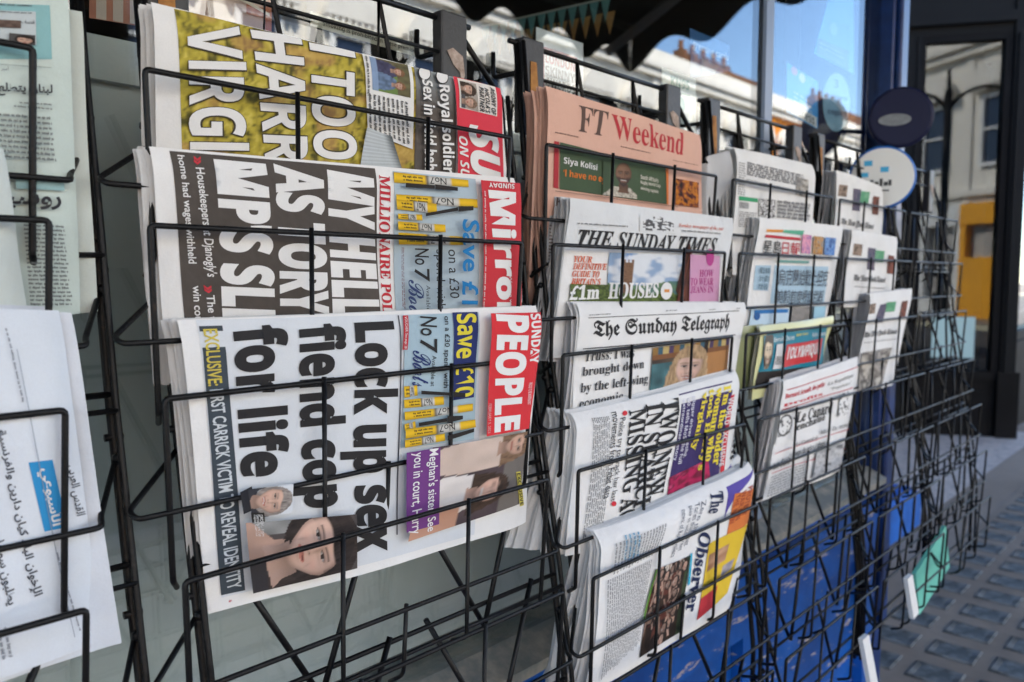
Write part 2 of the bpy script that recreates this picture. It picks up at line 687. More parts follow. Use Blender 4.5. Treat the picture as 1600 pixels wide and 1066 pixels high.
def head(u, v, cx, cy, r, skin, hair, long=True, beard=None, tilt=0.0, bald=False, smile=True, asp=1.0):
    """colour of a generic printed portrait at (u, v) or None"""
    ca, sa = math.cos(tilt), math.sin(tilt)
    x, y = ((u - cx) * asp * ca + (v - cy) * sa) / r, (-(u - cx) * asp * sa + (v - cy) * ca) / r
    g = lambda a, b, sa, sb: math.exp(-(a / sa) ** 2 - (b / sb) ** 2)
    dk = lambda c, k: mix(c, tuple(q * .33 for q in c), k)
    fx = x / (.74 - .27 * sst(.0, 1.02, y))
    face = fx * fx + (y / 1.02) ** 2
    out = None
    hr = (x / .98) ** 2 + ((y + .12) / 1.18) ** 2
    if not bald and (hr < 1 or (long and abs(x) < 1.02 + .15 * y + .08 * nz(y * 5, x, 2) and -.2 < y < 1.35)):
        st = nz(x * 11 + y, y * 2.2, 4) * .6 + nz(x * 30, y * 5, 5) * .4
        out = tuple(c * (.4 + 1.15 * st) for c in hair)
    if y > .8 and abs(x) < .40 + .1 * sst(1.2, 1.6, y) and y < 1.6:
        out = tuple(c * (.45 + .25 * sst(.95, 1.5, y) - .12 * x) for c in skin)
    if face < 1:
        s_ = 1.02 - .28 * (x + .22) ** 2 - .16 * (y + .15) ** 2 - .10 * x
        c = tuple(q * s_ for q in skin)
        c = dk(c, .55 * sst(.62, 1.0, face))
        c = mix(c, tuple(min(1, q * 1.3) for q in skin), .35 * g(x + .1, y + .5, .35, .2) + .4 * (g(x + .36, y - .2, .16, .14) + .6 * g(x - .34, y - .2, .14, .13)) + .4 * g(x + .01, y - .15, .05, .12))
        c = mix(c, (skin[0] * .95, skin[1] * .62, skin[2] * .58), .25 * (g(x + .38, y - .26, .16, .13) + g(x - .38, y - .26, .16, .13)))
        for sx in (-.3, .3):
            ax = (x - sx) * (1 if sx > 0 else -1)
            c = dk(c, .5 * g(ax, y + .17, .22, .07) + .3 * g(ax + .18, y + .05, .06, .12) + .22 * g(ax, y - .03, .16, .05))
            if abs(ax) < .21:
                c = mix(c, tuple(q * .6 for q in (hair if not bald else (.02, .015, .012))), .75 * g(0, y + .29 - .5 * (ax - .02) ** 2, 1, .035))
            e = (ax / .15) ** 2 + ((y + .10) / (.052 if not smile else .042)) ** 2
            if e < 1:
                c = mix((.40, .36, .33), (.20, .16, .14), e * e)
                if (ax / .062) ** 2 + ((y + .105) / .07) ** 2 < 1:
                    c = (.035, .026, .022)
            if abs(ax) < .175:
                c = mix(c, (.03, .022, .02), .85 * g(0, y + .152 - .9 * ax * ax, 1, .02))
        c = dk(c, .4 * g(x - .10, y - .05, .045, .22) + .75 * (g(x - .085, y - .285, .04, .022) + g(x + .075, y - .285, .04, .022)) + .3 * g(x, y - .31, .13, .03))
        c = dk(c, .28 * (g(abs(x) - .34 - .15 * (y - .4), y - .42, .03, .14)) * (1.4 if smile else .8))
        ym = .53 - (.32 * x * x if smile else -.06 * x * x)
        hw = .30 if smile else .24
        if abs(x) < hw:
            th = .085 * math.sqrt(max(0, 1 - (x / hw) ** 2)) + .004
            m_ = (y - ym) / th
            if abs(m_) < 1:
                lip = (skin[0] * .74, skin[1] * .42, skin[2] * .42)
                c = mix(lip, tuple(q * 1.35 for q in lip), .5 * g(0, m_ - .5, 1, .25)) if m_ > 0 else tuple(q * .8 for q in lip)
                if smile and -.3 < m_ < .35 and abs(x) < hw * .86:
                    c = (.56, .52, .48)
                elif abs(m_) < .14:
                    c = tuple(q * .25 for q in lip)
        c = dk(c, .3 * g(x, y - ym - .135, .16, .03))
        if beard:
            k = sst(.12, .34, y) * sst(.16, .34, abs(x)) + sst(.64, .72, y) + (1 if .36 < y < .445 and abs(x) < .3 else 0)
            c = mix(c, tuple(q * (.7 + .8 * nz(x * 30, y * 30, 6)) for q in beard), .8 * min(1, k))
        if not bald:
            hk = 1 - sst(-.60, -.50, y - .16 * x * x - .05 * math.sin(5 * x))
            hk = max(hk, sst(.86, .98, abs(fx)) * (1 if long and y < .6 else .5 if y < -.05 else 0))
            st = nz(x * 22, y * 4, 4)
            c = mix(c, tuple(q * (.45 + 1.0 * st) for q in hair), hk)
        out = c
    return out

def body(u, v, cx, top, wd, col):
    if v > top and abs(u - cx) < wd * (1 - .6 * math.exp(-(v - top) / .12)):
        return tuple(c * (.7 + .5 * nz(u * 12, v * 12, 3)) for c in col)
    return None

def portrait(bgcol, heads, bodies=()):
    def f(u, v):
        c = bgcol(u, v) if callable(bgcol) else tuple(x * (.8 + .4 * nz(u * 5, v * 5, 9)) for x in bgcol)
        for b in bodies:
            c = body(u, v, *b) or c
        for h in heads:
            c = head(u, v, *h[0], **h[1]) or c
        return c
    return f

def blotch(cols, sc=6, seed=2):
    def f(u, v):
        a = nz(u * sc, v * sc, seed) * .6 + nz(u * sc * 2.7, v * sc * 2.7, seed + 1) * .4
        a = max(0, min(.999, (a - .2) / .6)) * (len(cols) - 1)
        i = int(a)
        return mix(cols[i], cols[i + 1], a - i)
    return f

# ------------------------------------------------------------------ rack dimensions (shared by racks and papers)
TZ = [HC + z for z in (.144, .036, -.082, -.204, -.316, -.43, -.545)]
TY = [.570, .554, .540, .518, .497, .480, .467]
RACK_W = .375
RACK_X = [-.207, .230, .655, 1.072, 1.478, 1.88]
GLASS_Y = .685

# ================================================================== THE SETTING
def struct(name, bm, m):
    o = obj(name, bm, m)
    o['kind'] = 'structure'
    return o

bm = bmesh.new()
v = [bm.verts.new(p) for p in ((-150, -3.2, 0), (200, -3.2, 0), (200, 60, 0), (-150, 60, 0))]
bm.faces.new(v)
struct('pavement', bm, M['pave'])
struct('kerb', bx(-150, 200, -3.35, -3.2, -.2, .004), M['stone'])
bm = bmesh.new()
v = [bm.verts.new(p) for p in ((-150, -10.2, -.12), (200, -10.2, -.12), (200, -3.35, -.12), (-150, -3.35, -.12))]
bm.faces.new(v)
struct('road', bm, M['asphalt'])
bm = bmesh.new()
v = [bm.verts.new(p) for p in ((-150, -80, 0), (200, -80, 0), (200, -10.2, 0), (-150, -10.2, 0))]
bm.faces.new(v)
struct('opposite_pavement', bm, M['pave'])
bm = bmesh.new()
v = [bm.verts.new(p) for p in ((3.7, 1.12, .004), (6.9, 1.12, .004), (6.9, 4.9, .004), (3.7, 4.9, .004))]
bm.faces.new(v)
struct('mosaic_floor', bm, M['mosaic'])

# ---- the newsagent: stall riser, pillar, window, room behind, storeys above
shop = empty('newsagent_shop', (0, GLASS_Y, 0), 'newsagent shop front with blue painted stall riser and big mirroring window behind the racks', 'shop')
bm = bmesh.new()
box(bm, -4, 2.0, GLASS_Y - .01, GLASS_Y + .2, 0, .655)
box(bm, -4, 2.0, GLASS_Y - .035, GLASS_Y - .0105, .5, .62)
box(bm, -4, 2.0, GLASS_Y - .035, GLASS_Y - .0105, .002, .14)
for x in (-.9, .1, .72, 1.34, 1.96):
    box(bm, x - .03, x + .03, GLASS_Y - .033, GLASS_Y - .0107, .142, .498)
def flaking(name):
    m = mat(name, '#0b52a4', .35, noise=(5, '#083a7c', .4, .65), bump=.35, bscale=25)
    n, l = m.node_tree.nodes, m.node_tree.links
    tc = n.new('ShaderNodeTexCoord')
    mp = n.new('ShaderNodeMapping')
    mp.inputs['Scale'].default_value = (3, 3, 16)
    t = n.new('ShaderNodeTexNoise')
    t.inputs['Scale'].default_value = 5
    t.inputs['Detail'].default_value = 9
    t.inputs['Roughness'].default_value = .7
    r = n.new('ShaderNodeValToRGB')
    r.color_ramp.elements[0].position = .60
    r.color_ramp.elements[1].position = .612
    old = n['Principled BSDF'].inputs['Base Color'].links[0].from_socket
    mx = n.new('ShaderNodeMix')
    mx.data_type = 'RGBA'
    l.new(tc.outputs['Object'], mp.inputs['Vector'])
    l.new(mp.outputs[0], t.inputs['Vector'])
    l.new(t.outputs['Fac'], r.inputs['Fac'])
    l.new(r.outputs['Color'], mx.inputs['Factor'])
    l.new(old, mx.inputs['A'])
    mx.inputs['B'].default_value = (.42, .36, .33, 1)
    l.new(mx.outputs['Result'], n['Principled BSDF'].inputs['Base Color'])
    return m
M['flake'] = flaking('flaking_blue_paint')
obj('stall_riser', bm, M['flake'], shop)
bm = bmesh.new()
slab(bm, [(-4, GLASS_Y - .05, .656), (-4, GLASS_Y - .05, .67), (-4, GLASS_Y - .006, .69), (-4, GLASS_Y + .12, .69), (-4, GLASS_Y + .12, .656)], (6, 0, 0))
obj('window_sill', bm, M['sill'], shop)
bm = bmesh.new()
box(bm, 2.002, 2.07, GLASS_Y - .03, GLASS_Y + .2, 0, 2.9)
box(bm, 2.012, 2.06, GLASS_Y - .045, GLASS_Y - .0305, .3, 2.8)
obj('pillar', bm, M['pillar'], shop, bevel=.004)
obj('window_pane', bx(-4, 2.0, GLASS_Y, GLASS_Y + .006, .691, 2.9), M['glass'], shop)
bm = bmesh.new()
box(bm, 1.395, 1.425, GLASS_Y - .008, GLASS_Y - .001, .69, 2.9)
obj('mullion', bm, mat('pale_mullion', '#7d8ba0', .4), shop)
bm = bmesh.new()
box(bm, -4, 1.99, .745, .755, .692, HC + .21)
box(bm, -4, 1.99, .735, .744, HC + .17, HC + .20)
obj('window_backing', bm, M['panel'], shop)
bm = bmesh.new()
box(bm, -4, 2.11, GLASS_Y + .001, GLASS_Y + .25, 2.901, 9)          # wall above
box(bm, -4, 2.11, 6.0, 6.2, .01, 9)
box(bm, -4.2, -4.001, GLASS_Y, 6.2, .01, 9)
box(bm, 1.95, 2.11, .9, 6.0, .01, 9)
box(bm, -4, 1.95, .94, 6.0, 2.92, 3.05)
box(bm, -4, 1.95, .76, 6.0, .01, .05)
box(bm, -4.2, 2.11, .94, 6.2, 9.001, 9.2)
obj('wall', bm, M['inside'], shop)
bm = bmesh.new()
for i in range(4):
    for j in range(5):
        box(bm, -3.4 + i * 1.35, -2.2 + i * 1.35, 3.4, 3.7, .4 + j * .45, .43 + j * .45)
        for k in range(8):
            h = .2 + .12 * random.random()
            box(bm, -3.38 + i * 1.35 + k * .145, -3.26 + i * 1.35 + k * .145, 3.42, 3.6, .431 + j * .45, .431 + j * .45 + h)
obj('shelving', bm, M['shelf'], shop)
# awning: dark canopy over the pavement, scalloped valance in front and at its sides
AX0, AX1, AYO, AZO = -2.6, 3.15, GLASS_Y - 1.51, 2.13
aw = empty('awning', (.3, GLASS_Y, 2.9), 'dark canvas awning with scalloped valance over the newspaper racks, mirrored in the window', 'awning')
bm = bmesh.new()
slab(bm, [(AX0, GLASS_Y - .001, 2.86), (AX0, AYO, AZO + .2), (AX0, AYO, AZO + .21), (AX0, GLASS_Y - .001, 2.88)], (AX1 - AX0, 0, 0))
obj('canopy', bm, M['awning'], aw)
def scallop(p0, p1, top0, top1, n, depth, thick):
    """hanging strip from p0 to p1 with a scalloped lower edge"""
    bm = bmesh.new()
    N = n * 10
    prev = None
    th = Vector(thick)
    for i in range(N + 1):
        t = i / N
        p = Vector(p0).lerp(Vector(p1), t)
        lo = p.z + depth * (.5 - .5 * math.cos(2 * math.pi * t * n))
        hi = top0 + (top1 - top0) * t
        a = [bm.verts.new((p.x, p.y, lo)), bm.verts.new((p.x, p.y, hi)), bm.verts.new(Vector((p.x, p.y, hi)) + th), bm.verts.new(Vector((p.x, p.y, lo)) + th)]
        if prev:
            for k in range(4):
                bm.faces.new((prev[k], a[k], a[(k + 1) % 4], prev[(k + 1) % 4]))
        prev = a
    return bm
obj('front_valance', scallop((AX0, AYO - .001, AZO - .02), (AX1, AYO - .001, AZO - .02), AZO + .215, AZO + .215, 17, .09, (0, -.006, 0)), M['awning'], aw)
for x in (AX0 - .007, AX1 + .001):
    obj('side_valance', scallop((x, AYO, AZO - .02), (x, GLASS_Y - .3, 2.30), AZO + .21, 2.74, 3, .09, (.006, 0, 0)), M['awning'], aw)
for x in (-2.2, 2.93):
    bm = bmesh.new()
    tube(bm, [(x, AYO + .03, AZO + .02), (x, GLASS_Y - .01, 2.8)], .022, 8)
    obj('arm', bm, M['armgrey'], aw, smooth=True)
bm = bmesh.new()
tube(bm, [(AX0 + .02, AYO + .03, AZO + .16), (AX1 - .02, AYO + .03, AZO + .16)], .02, 8)
obj('front_bar', bm, M['metal'], aw, smooth=True)

# ---- neighbour: black timber shop front with a splayed glazed door, set back from the newsagent
SP = R(30)
nb = empty('neighbouring_shop', (6.3, 1.4, 0), 'black timber shop front with tall glazed panel, set back beyond the newsagent', 'shop')
D0 = Vector((6.6, 1.255, 0))                  # right-hand corner of the splayed front
al = Vector((-math.sin(SP), math.cos(SP), 0)) # runs away from the corner, to the left in the photo
al = Vector((math.sin(SP) * -1, math.cos(SP), 0))
nn = Vector((-math.cos(SP), -math.sin(SP), 0))
def door_box(bm, a0, a1, z0, z1, d0, d1):
    """box on the splayed front: a along it, d in front of it"""
    pts = [D0 + al * a + nn * d0 + Vector((0, 0, z0)) for a in (a0, a1)]
    slab(bm, [pts[0], pts[1], pts[1] + Vector((0, 0, z1 - z0)), pts[0] + Vector((0, 0, z1 - z0))], nn * (d1 - d0))
bm = bmesh.new()
door_box(bm, 0, .10, 0, 3.9, -.1, .02)
door_box(bm, .02, .08, .06, 2.85, .0205, .04)
door_box(bm, .72, .83, 0, 3.9, -.1, 0)
door_box(bm, .694, .7199, .45, 2.87, -.1, .012)
door_box(bm, .1001, .7199, 2.872, 3.9, -.1, -.002)
door_box(bm, .1001, .9, 2.93, 3.0, .0005, .05)
door_box(bm, .8301, 4, 0, 3.9, -.1, -.004)
obj('front_frame', bm, M['greypaint'], nb)
bm = bmesh.new()
door_box(bm, .1002, .6938, 0, .42, -.1, -.003)
door_box(bm, .18, .62, .08, .34, -.0025, .012)
door_box(bm, .1002, .6938, .4201, .48, -.08, .02)
door_box(bm, .1002, .153, .4801, 2.8719, -.08, -.004)
door_box(bm, .66, .6938, .4801, 2.8719, -.08, -.004)
door_box(bm, .1531, .6599, 2.82, 2.8719, -.08, -.005)
door_box(bm, -.02, .12, -.0, .48, .0401, .05)
obj('door_frame', bm, M['black'], nb)
bm = bmesh.new()
door_box(bm, .1532, .6598, .4802, 2.8198, -.05, -.044)
obj('glass_panel', bm, M['doorglass'], nb)
bm = bmesh.new()
door_box(bm, -.0, 4, .01, 9, -.9, -.7)
door_box(bm, -.0, 4, 3.9002, 9, -.7, -.02)
obj('wall', bm, M['black'], nb)
bm = bmesh.new()
box(bm, D0.x + .05, 30, 1.33, 1.5, .001, .75)
box(bm, D0.x + .05, 30, 1.30, 1.33, .6, .68)
box(bm, D0.x + .05, 30, 1.34, 1.55, 2.7, 9)
for i in range(12):
    x = D0.x + .06 + i * 1.9
    box(bm, x, x + .12, 1.32, 1.5, .7501, 2.6999)
obj('stall_riser', bm, M['greypaint'], nb)
bm = bmesh.new()
box(bm, D0.x + .2, 30, 1.42, 1.43, .7502, 2.6998)
obj('window_pane', bm, M['doorglass'], nb)
bm = bmesh.new()
door_box(bm, .255, .54, .57, .87, -.0435, -.0425)
notice = obj('paper_notice', bm, mat('notice_paper', '#a9c6c4', .6))
tag(centre(notice), 'pale paper notice on the glass of the black shop front', 'notice')
# added block closing the recess, keeps sun off the paving
rec = obj('rear_building', bx(1.2, 14, 6.3, 6.6, .01, 9), M['brick'])
tag(centre(rec), 'plain brown brick block added behind the black shop front to keep sun off the pavement', 'building')

# ---- pavement lights
pl = empty('pavement_light', (3.2, .6, 0), 'rows of rectangular glass pavement lights set in the dark pavement right of the racks', 'pavement light')
obj('frame', bx(2.18, 5.2, .16, .9, -.05, .003), mat('worn_concrete', (.16, .122, .09), .9, noise=(2.2, (.25, .198, .15), .38, .68), bump=.4, bscale=120), pl)
lens = None
for i in range(15):
    for j in range(4):
        x, y = 2.27 + i * .192, .80 - j * .172
        if lens is None:
            bm = bmesh.new()
            a, b, h = .060, .068, .004
            o = [bm.verts.new((x + sx * a, y + sy * b, .0035)) for sx, sy in ((-1, -1), (1, -1), (1, 1), (-1, 1))]
            m_ = [bm.verts.new((x + sx * (a - .006), y + sy * (b - .006), .0035 + h)) for sx, sy in ((-1, -1), (1, -1), (1, 1), (-1, 1))]
            i_ = [bm.verts.new((x + sx * (a - .022), y + sy * (b - .022), .0045)) for sx, sy in ((-1, -1), (1, -1), (1, 1), (-1, 1))]
            for k in range(4):
                bm.faces.new((o[k], o[(k + 1) % 4], m_[(k + 1) % 4], m_[k]))
                bm.faces.new((m_[k], m_[(k + 1) % 4], i_[(k + 1) % 4], i_[k]))
            bm.faces.new(i_).material_index = 1
            lens = obj('glass_lens', bm, [M['lens_rim'], M['lens']], pl)
            lx, ly = x, y
        else:
            c = lens.copy()
            C.objects.link(c)
            c.parent = pl
            c.location = (x - lx, y - ly, 0)

# ---- terrace across the street (seen mirrored in the windows)
def house(x0, wallm, shopm, label, group=None, y=-13.0):
    x0 += .8
    r = empty('terrace_house', (x0 + 2.1, y, 0), label, 'house', group)
    bm = bmesh.new()
    box(bm, x0, x0 + 4.2, y - 6, y, 3.3, 8.0)
    box(bm, x0, x0 + .25, y, y + .06, 3.3, 7.5)
    obj('wall', bm, wallm, r)
    bm = bmesh.new()
    box(bm, x0, x0 + 4.2, y - .3, y + .32, 7.72, 7.9)
    box(bm, x0, x0 + 4.2, y - .3, y + .2, 7.5, 7.7199)
    box(bm, x0, x0 + 4.2, y - .2, y + .1, 7.9001, 8.35)
    box(bm, x0, x0 + 4.2, y + .001, y + .15, 3.5, 3.7)
    obj('cornice', bm, M['stucco'], r)
    for i in range(2):
        cx = x0 + 1.05 + 2.1 * i
        bm = bmesh.new()
        for a, b, c, d in ((-.5, -.38, 4.3, 6.3), (.38, .5, 4.3, 6.3), (-.3799, .3799, 6.18, 6.3), (-.3799, .3799, 4.3, 4.4), (-.3799, .3799, 5.3, 5.36)):
            box(bm, cx + a, cx + b, y + .002, y + .1, c, d)
        f = obj('window', bm, M['white'], r)
        obj('pane', bx(cx - .3798, cx + .3798, y + .003, y + .02, 4.4001, 6.1799), M['dwin'], f)
        bm = bmesh.new()
        pts = [(cx + .75 * math.cos(math.pi * k / 12), y + .101, 6.5 + .62 * math.sin(math.pi * k / 12)) for k in range(13)]
        slab(bm, pts, (0, .25, 0))
        for k in range(9):
            box(bm, cx - .72 + k * .165, cx - .63 + k * .165, y + .101, y + .33, 6.38, 6.4999)
        obj('window_hood', bm, M['stucco'], r)
    bm = bmesh.new()
    box(bm, x0, x0 + 4.2, y - .4, y + .1, 2.7, 3.2999)
    box(bm, x0, x0 + 4.2, y - .4, y + .08, .0, 1.75 if shopm == M['yellow'] else .6)
    for a in (0, 1.3, 2.7, 4.0):
        box(bm, x0 + a, x0 + a + .2, y - .4, y + .07, .6001, 2.6999)
    s = obj('shop_front', bm, shopm, r)
    obj('pane', bx(x0 + .01, x0 + 4.19, y - .2, y - .15, .6002, 2.6998), M['brightened_pane'], s)
    return r
wh = house(-4.2 * 8, M['stucco'], M['white'], 'white stucco terrace house with round window hoods across the street, mirrored in the glass', 'white terrace houses across the street')
for i in range(-7, 18):
    x0 = 4.2 * i
    if i == -2:
        house(x0, M['stucco'], M['yellow'], 'white terrace house with bright yellow shop front across the street')
    elif i == 7:
        house(x0, M['orange'], M['white'], 'orange painted terrace house across the street, mirrored in the window above the racks')
    else:
        c = copy_tree(wh)
        c.location = (x0 + 2.9, -13, 0)
for (x0, x1, y, h, lab) in ((37, 43, -20, 12.2, 'tall brown brick building with chimneys rising behind the white terrace'), (54, 60, -20, 12.6, 'brown brick building with chimneys farther along behind the white terrace')):
    r = empty('brick_building', ((x0 + x1) / 2, y, 0), lab, 'building')
    obj('wall', bx(x0, x1, y - 6, y, .01, h), M['brick'], r)
    bm = bmesh.new()
    for k in range(5):
        box(bm, x0 + .4 + k * 1.15, x0 + .9 + k * 1.15, y - 2, y - 1.4, h + .001, h + 1.0)
        tube(bm, [(x0 + .65 + k * 1.15, y - 1.7, h + 1.0), (x0 + .65 + k * 1.15, y - 1.7, h + 1.5)], .14, 8, 0)
    obj('chimney', bm, M['brick'], r)
# street lamp mirrored in the neighbour's door
lampx, lampy = -.2, -4.9
lp = empty('street_lamp', (lampx, lampy, -.12), 'black double-arm street lamp mirrored in the glazed panel of the black shop front', 'street lamp')
bm = bmesh.new()
tube(bm, [(lampx, lampy, -.12), (lampx, lampy, .9)], .12, 12, 0)
tube(bm, [(lampx, lampy, .9), (lampx, lampy, 4.4)], .065, 10, 0)
tube(bm, [(lampx, lampy, 4.4), (lampx, lampy, 4.75)], .03, 8, 0)
obj('pole', bm, M['black'], lp, smooth=True)
for s in (-1, 1):
    bm = bmesh.new()
    ux, uy = .75 * s, .66 * s * -1
    pts = [(lampx, lampy, 3.5)] + [(lampx + ux * (.55 - .55 * math.cos(a)), lampy + uy * (.55 - .55 * math.cos(a)), 3.95 + .45 * math.sin(a)) for a in (0.3, .8, 1.3, 1.8, 2.3, 2.8, 3.14)]
    tube(bm, pts, .03, 8, .1)
    arm = obj('arm', bm, M['black'], lp, smooth=True)
    bm = bmesh.new()
    bmesh.ops.create_cone(bm, cap_ends=True, segments=12, radius1=.2, radius2=.06, depth=.35, matrix=Matrix.Translation((lampx + ux * 1.1, lampy + uy * 1.1, 3.78)))
    obj('lantern', bm, M['black'], arm, smooth=True)

# ================================================================== RACKS
def make_rack(X0, label):
    W = RACK_W
    root = empty('newspaper_rack', (X0, .6, .45), label, 'rack', 'wire newspaper racks hanging along the shop window')
    def rear(z):                # depth of the leaning rear frame at height z
        zs, ys = TZ, [y + .052 for y in TY]
        if z >= zs[0]:
            return ys[0] + (z - zs[0]) * .1
        for a in range(6):
            if z >= zs[a + 1]:
                t = (zs[a] - z) / (zs[a] - zs[a + 1])
                return ys[a] + (ys[a + 1] - ys[a]) * t
        return ys[-1]
    top, bot = HC + .268, TZ[-1] - .165
    XL, XR = X0 + .028, X0 + W + .045
    bm = bmesh.new()
    for x in (XL, XR):
        zs = [top if x == XL else HC + .2] + TZ + [bot]
        tube(bm, [(x, rear(z), z) for z in zs], .0036, 8, .01)
        tube(bm, [(x, rear(z) - .011, z) for z in zs], .0026, 8, .01)
        for z in TZ:
            tube(bm, [(x - .006, rear(z - .03), z - .03), (x + .006, rear(z - .03), z - .03)], .003, 6, 0)
            bmesh.ops.create_icosphere(bm, subdivisions=1, radius=.0046, matrix=Matrix.Translation((x, rear(z + .036 - .08) - .004, z + .036 - .08)))
    tube(bm, [(XL - .012, rear(top), top), (X0 + W + .004, rear(top), top)], .0032, 8)
    tube(bm, [(XL, rear(top - .035), top - .035), (X0 + W - .012, rear(top - .035), top - .035)], .002, 7)
    tube(bm, [(X0 + W - .02, rear(top), top), (XR, rear(HC + .2), HC + .2)], .0032, 8)
    for k in range(2):
        x = X0 + W * (.37 + .32 * k)
        tube(bm, [(x - .012, rear(top - .11), top - .11), (x, rear(top), top), (x + .02, rear(top - .14), top - .14)], .0026, 7, 0)
    for x in (XL + .01, X0 + W - .03):
        tube(bm, [(x, rear(top) , top - .03), (x, GLASS_Y - .004, top - .03), (x, GLASS_Y - .004, top)], .003, 7)
    obj('frame', bm, M['wire'], root, smooth=True)
    for k in range(7):
        y, z = TY[k], TZ[k]
        yr = rear(z)
        bm = bmesh.new()
        # front frame: top bar and two corner wires, hooked back below
        zb = z - .130
        yb = y + .006
        i0 = .007 if k == 0 else 0
        tube(bm, [(X0 + .014, rear(zb - .006) - .004, zb - .012), (X0 + .004 + i0, yb, zb), (X0 + i0, y, z), (X0 + W, y, z), (X0 + W - .004, yb, zb), (X0 + W + .004, rear(zb - .006) - .004, zb - .012)], .0022, 8, .0035)
        for f in (.335, .70):
            x = X0 + W * f
            tube(bm, [(x, y - .002, z + .004), (x + .002, yb - .002, zb), (x + .002, yb + .018, zb - .008)], .0020, 8, .006)
        # lower loop reaching out past the posts
        zl = z - .080
        tube(bm, [(XL, rear(zl + .035), zl + .036), (X0 - .022, y + .012, zl + .004), (X0 - .02, y + .003, zl), (X0 + W + .02, y + .003, zl), (X0 + W + .022, y + .012, zl + .004), (XR, rear(zl + .035), zl + .036)], .0021, 8, .010)
        x = X0 + W * .52
        tube(bm, [(x, y + .006, zl + .003), (x, y + .011, zl - .062), (x - .004, y + .026, zl - .072)], .0020, 8, .006)
        # rear rails and zigzag
        yy = rear(zb)
        tube(bm, [(XL, yy, zb + .012), (XR, yy, zb + .012)], .0024, 7)
        tube(bm, [(XL, yy - .012, zb + .002), (XR, yy - .012, zb + .002)], .0020, 7)
        n = 2
        pts = []
        for i in range(n):
            a = XL + W * (i + .12) / n
            b = XL + W * (i + .5) / n
            c = XL + W * (i + .88) / n
            pts += [(a, rear(z + .02), z + .02), (b, yy - .002, zb)]
            tube(bm, [(a, rear(z + .0), z + .0), (b, yy - .003, zb - .01)], .0027, 7, 0)
            tube(bm, [(c, rear(z + .0) - .004, z + .0), (b - .006, yy - .008, zb - .01)], .0027, 7, 0)
        obj('pocket', bm, M['wire'], root, smooth=True)
    for s, x in ((0, XL + .002), (1, X0 + W - .044)):
        yc = rear(top)
        bm = bmesh.new()
        box(bm, x, x + .036, yc - .010, yc + .006, top - .10, top + .006)
        cl = obj('label_clip', bm, M['clip'], root, bevel=.0015)
        bm = bmesh.new()
        if s:
            p = [(.006, -.034), (.014, -.030), (.028, -.036), (.031, -.055), (.027, -.064), (.024, -.053), (.015, -.047)]
        else:
            p = [(.011, -.02), (.021, -.02), (.024, -.05), (.025, -.09), (.012, -.09), (.011, -.05)]
        slab(bm, [(x + a, yc - .0104, top + b) for a, b in p], (0, -.0007, 0))
        obj('torn_label' if s else 'label_strip', bm, M['rag'] if s else M['tan'], cl)
    return root

LAB = ['leftmost black wire rack, cut by the picture edge, with Arabic newspapers',
       'black wire rack holding three sideways tabloids with giant headlines, its lower pockets empty',
       'black wire rack with the pink newspaper in its top pocket',
       'black wire rack with a Chinese newspaper in its second pocket',
       'black wire rack holding three copies of the same American newspaper',
       'empty black wire rack at the far right end of the row']
rk = make_rack(RACK_X[1], LAB[1])
for i in (0, 2, 3, 4, 5):
    c = copy_tree(rk)
    c.location = (RACK_X[i], .6, .45)
    c['label'] = LAB[i]

# ================================================================== NEWSPAPERS
def ypl(k, a=.010, b=.018):
    return TY[k] + a, TY[k] + b
RED = '#c8323c'
DK = (.05, .043, .04)
SKIN, SKIN2, TANSK = (.52, .33, .25), (.44, .27, .2), (.2, .11, .07)
HAIRB, HAIRD, BLOND = (.05, .03, .02), (.02, .014, .012), (.5, .33, .16)

# ---- rack 2, top pocket: tabloid with the grassy photo
yt, yb = ypl(0, .012, .036)
P = Paper((237, 3), (790, 139), (803, 400), (250, 410), yt, yb, bow=.003, top=.004, right=.006)
P.base()
P.crop = None
P.ox, P.oy, P.k = 220, 0, .38125
def grass(u, v):
    # u runs down the photo, v from its right to its left
    a = nz(u * 26, v * 34, 1) * .55 + nz(u * 70, v * 90, 2) * .45
    c = mix(lin('#4d4a22'), lin('#b3a43e'), sst(.2, .62, a))
    c = mix(c, lin('#c9b95a'), sst(.62, .85, a))
    b = mix(lin('#5c3a2c'), lin('#8a5b45'), nz(u * 30, v * 14, 5))
    c = mix(c, lin('#b98a5c'), .5 * sst(.6, .8, nz(u * 12, v * 9, 8)))
    return mix(c, b, sst(.585, .60, u + .02 * nz(v * 20, 0, 3)))
P.pic([(1110, 250), (1140, 1000), (190, 1000), (135, 36)], grass, (90, 90))
P.quad([(1108, 249), (1270, 296), (1276, 1000), (1120, 1000)], '#6d6763')
def bandgrad(u, v):
    return mix(lin('#98a0a4'), lin('#5f5853'), sst(0, .25, u))
P.pic([(1270, 296), (1276, 1000), (1120, 1000), (1108, 249)], bandgrad, (12, 6))
for args in (('VIRGINITY', (176, 98), (412, 106), (461, 1065), (211, 1065)), ('HARRY', (440, 118), (655, 148), (690, 790), (512, 790)), ('I TOOK', (678, 170), (873, 206), (905, 782), (706, 782))):
    P.rt(*args, col=(.06, .05, .03), off=.03, cut=(18, 7))
P.up()
for args in (('VIRGINITY', (178, 101), (409, 109), (458, 1060), (214, 1060)), ('HARRY', (443, 122), (652, 152), (687, 785), (515, 785)), ('I TOOK', (681, 174), (870, 210), (902, 777), (709, 777))):
    P.rt(*args, col=WHITE, off=.008, cut=(18, 7))
P.up()
P.quad([(900, 218), (1100, 268), (1108, 612), (925, 540)], WHITE)
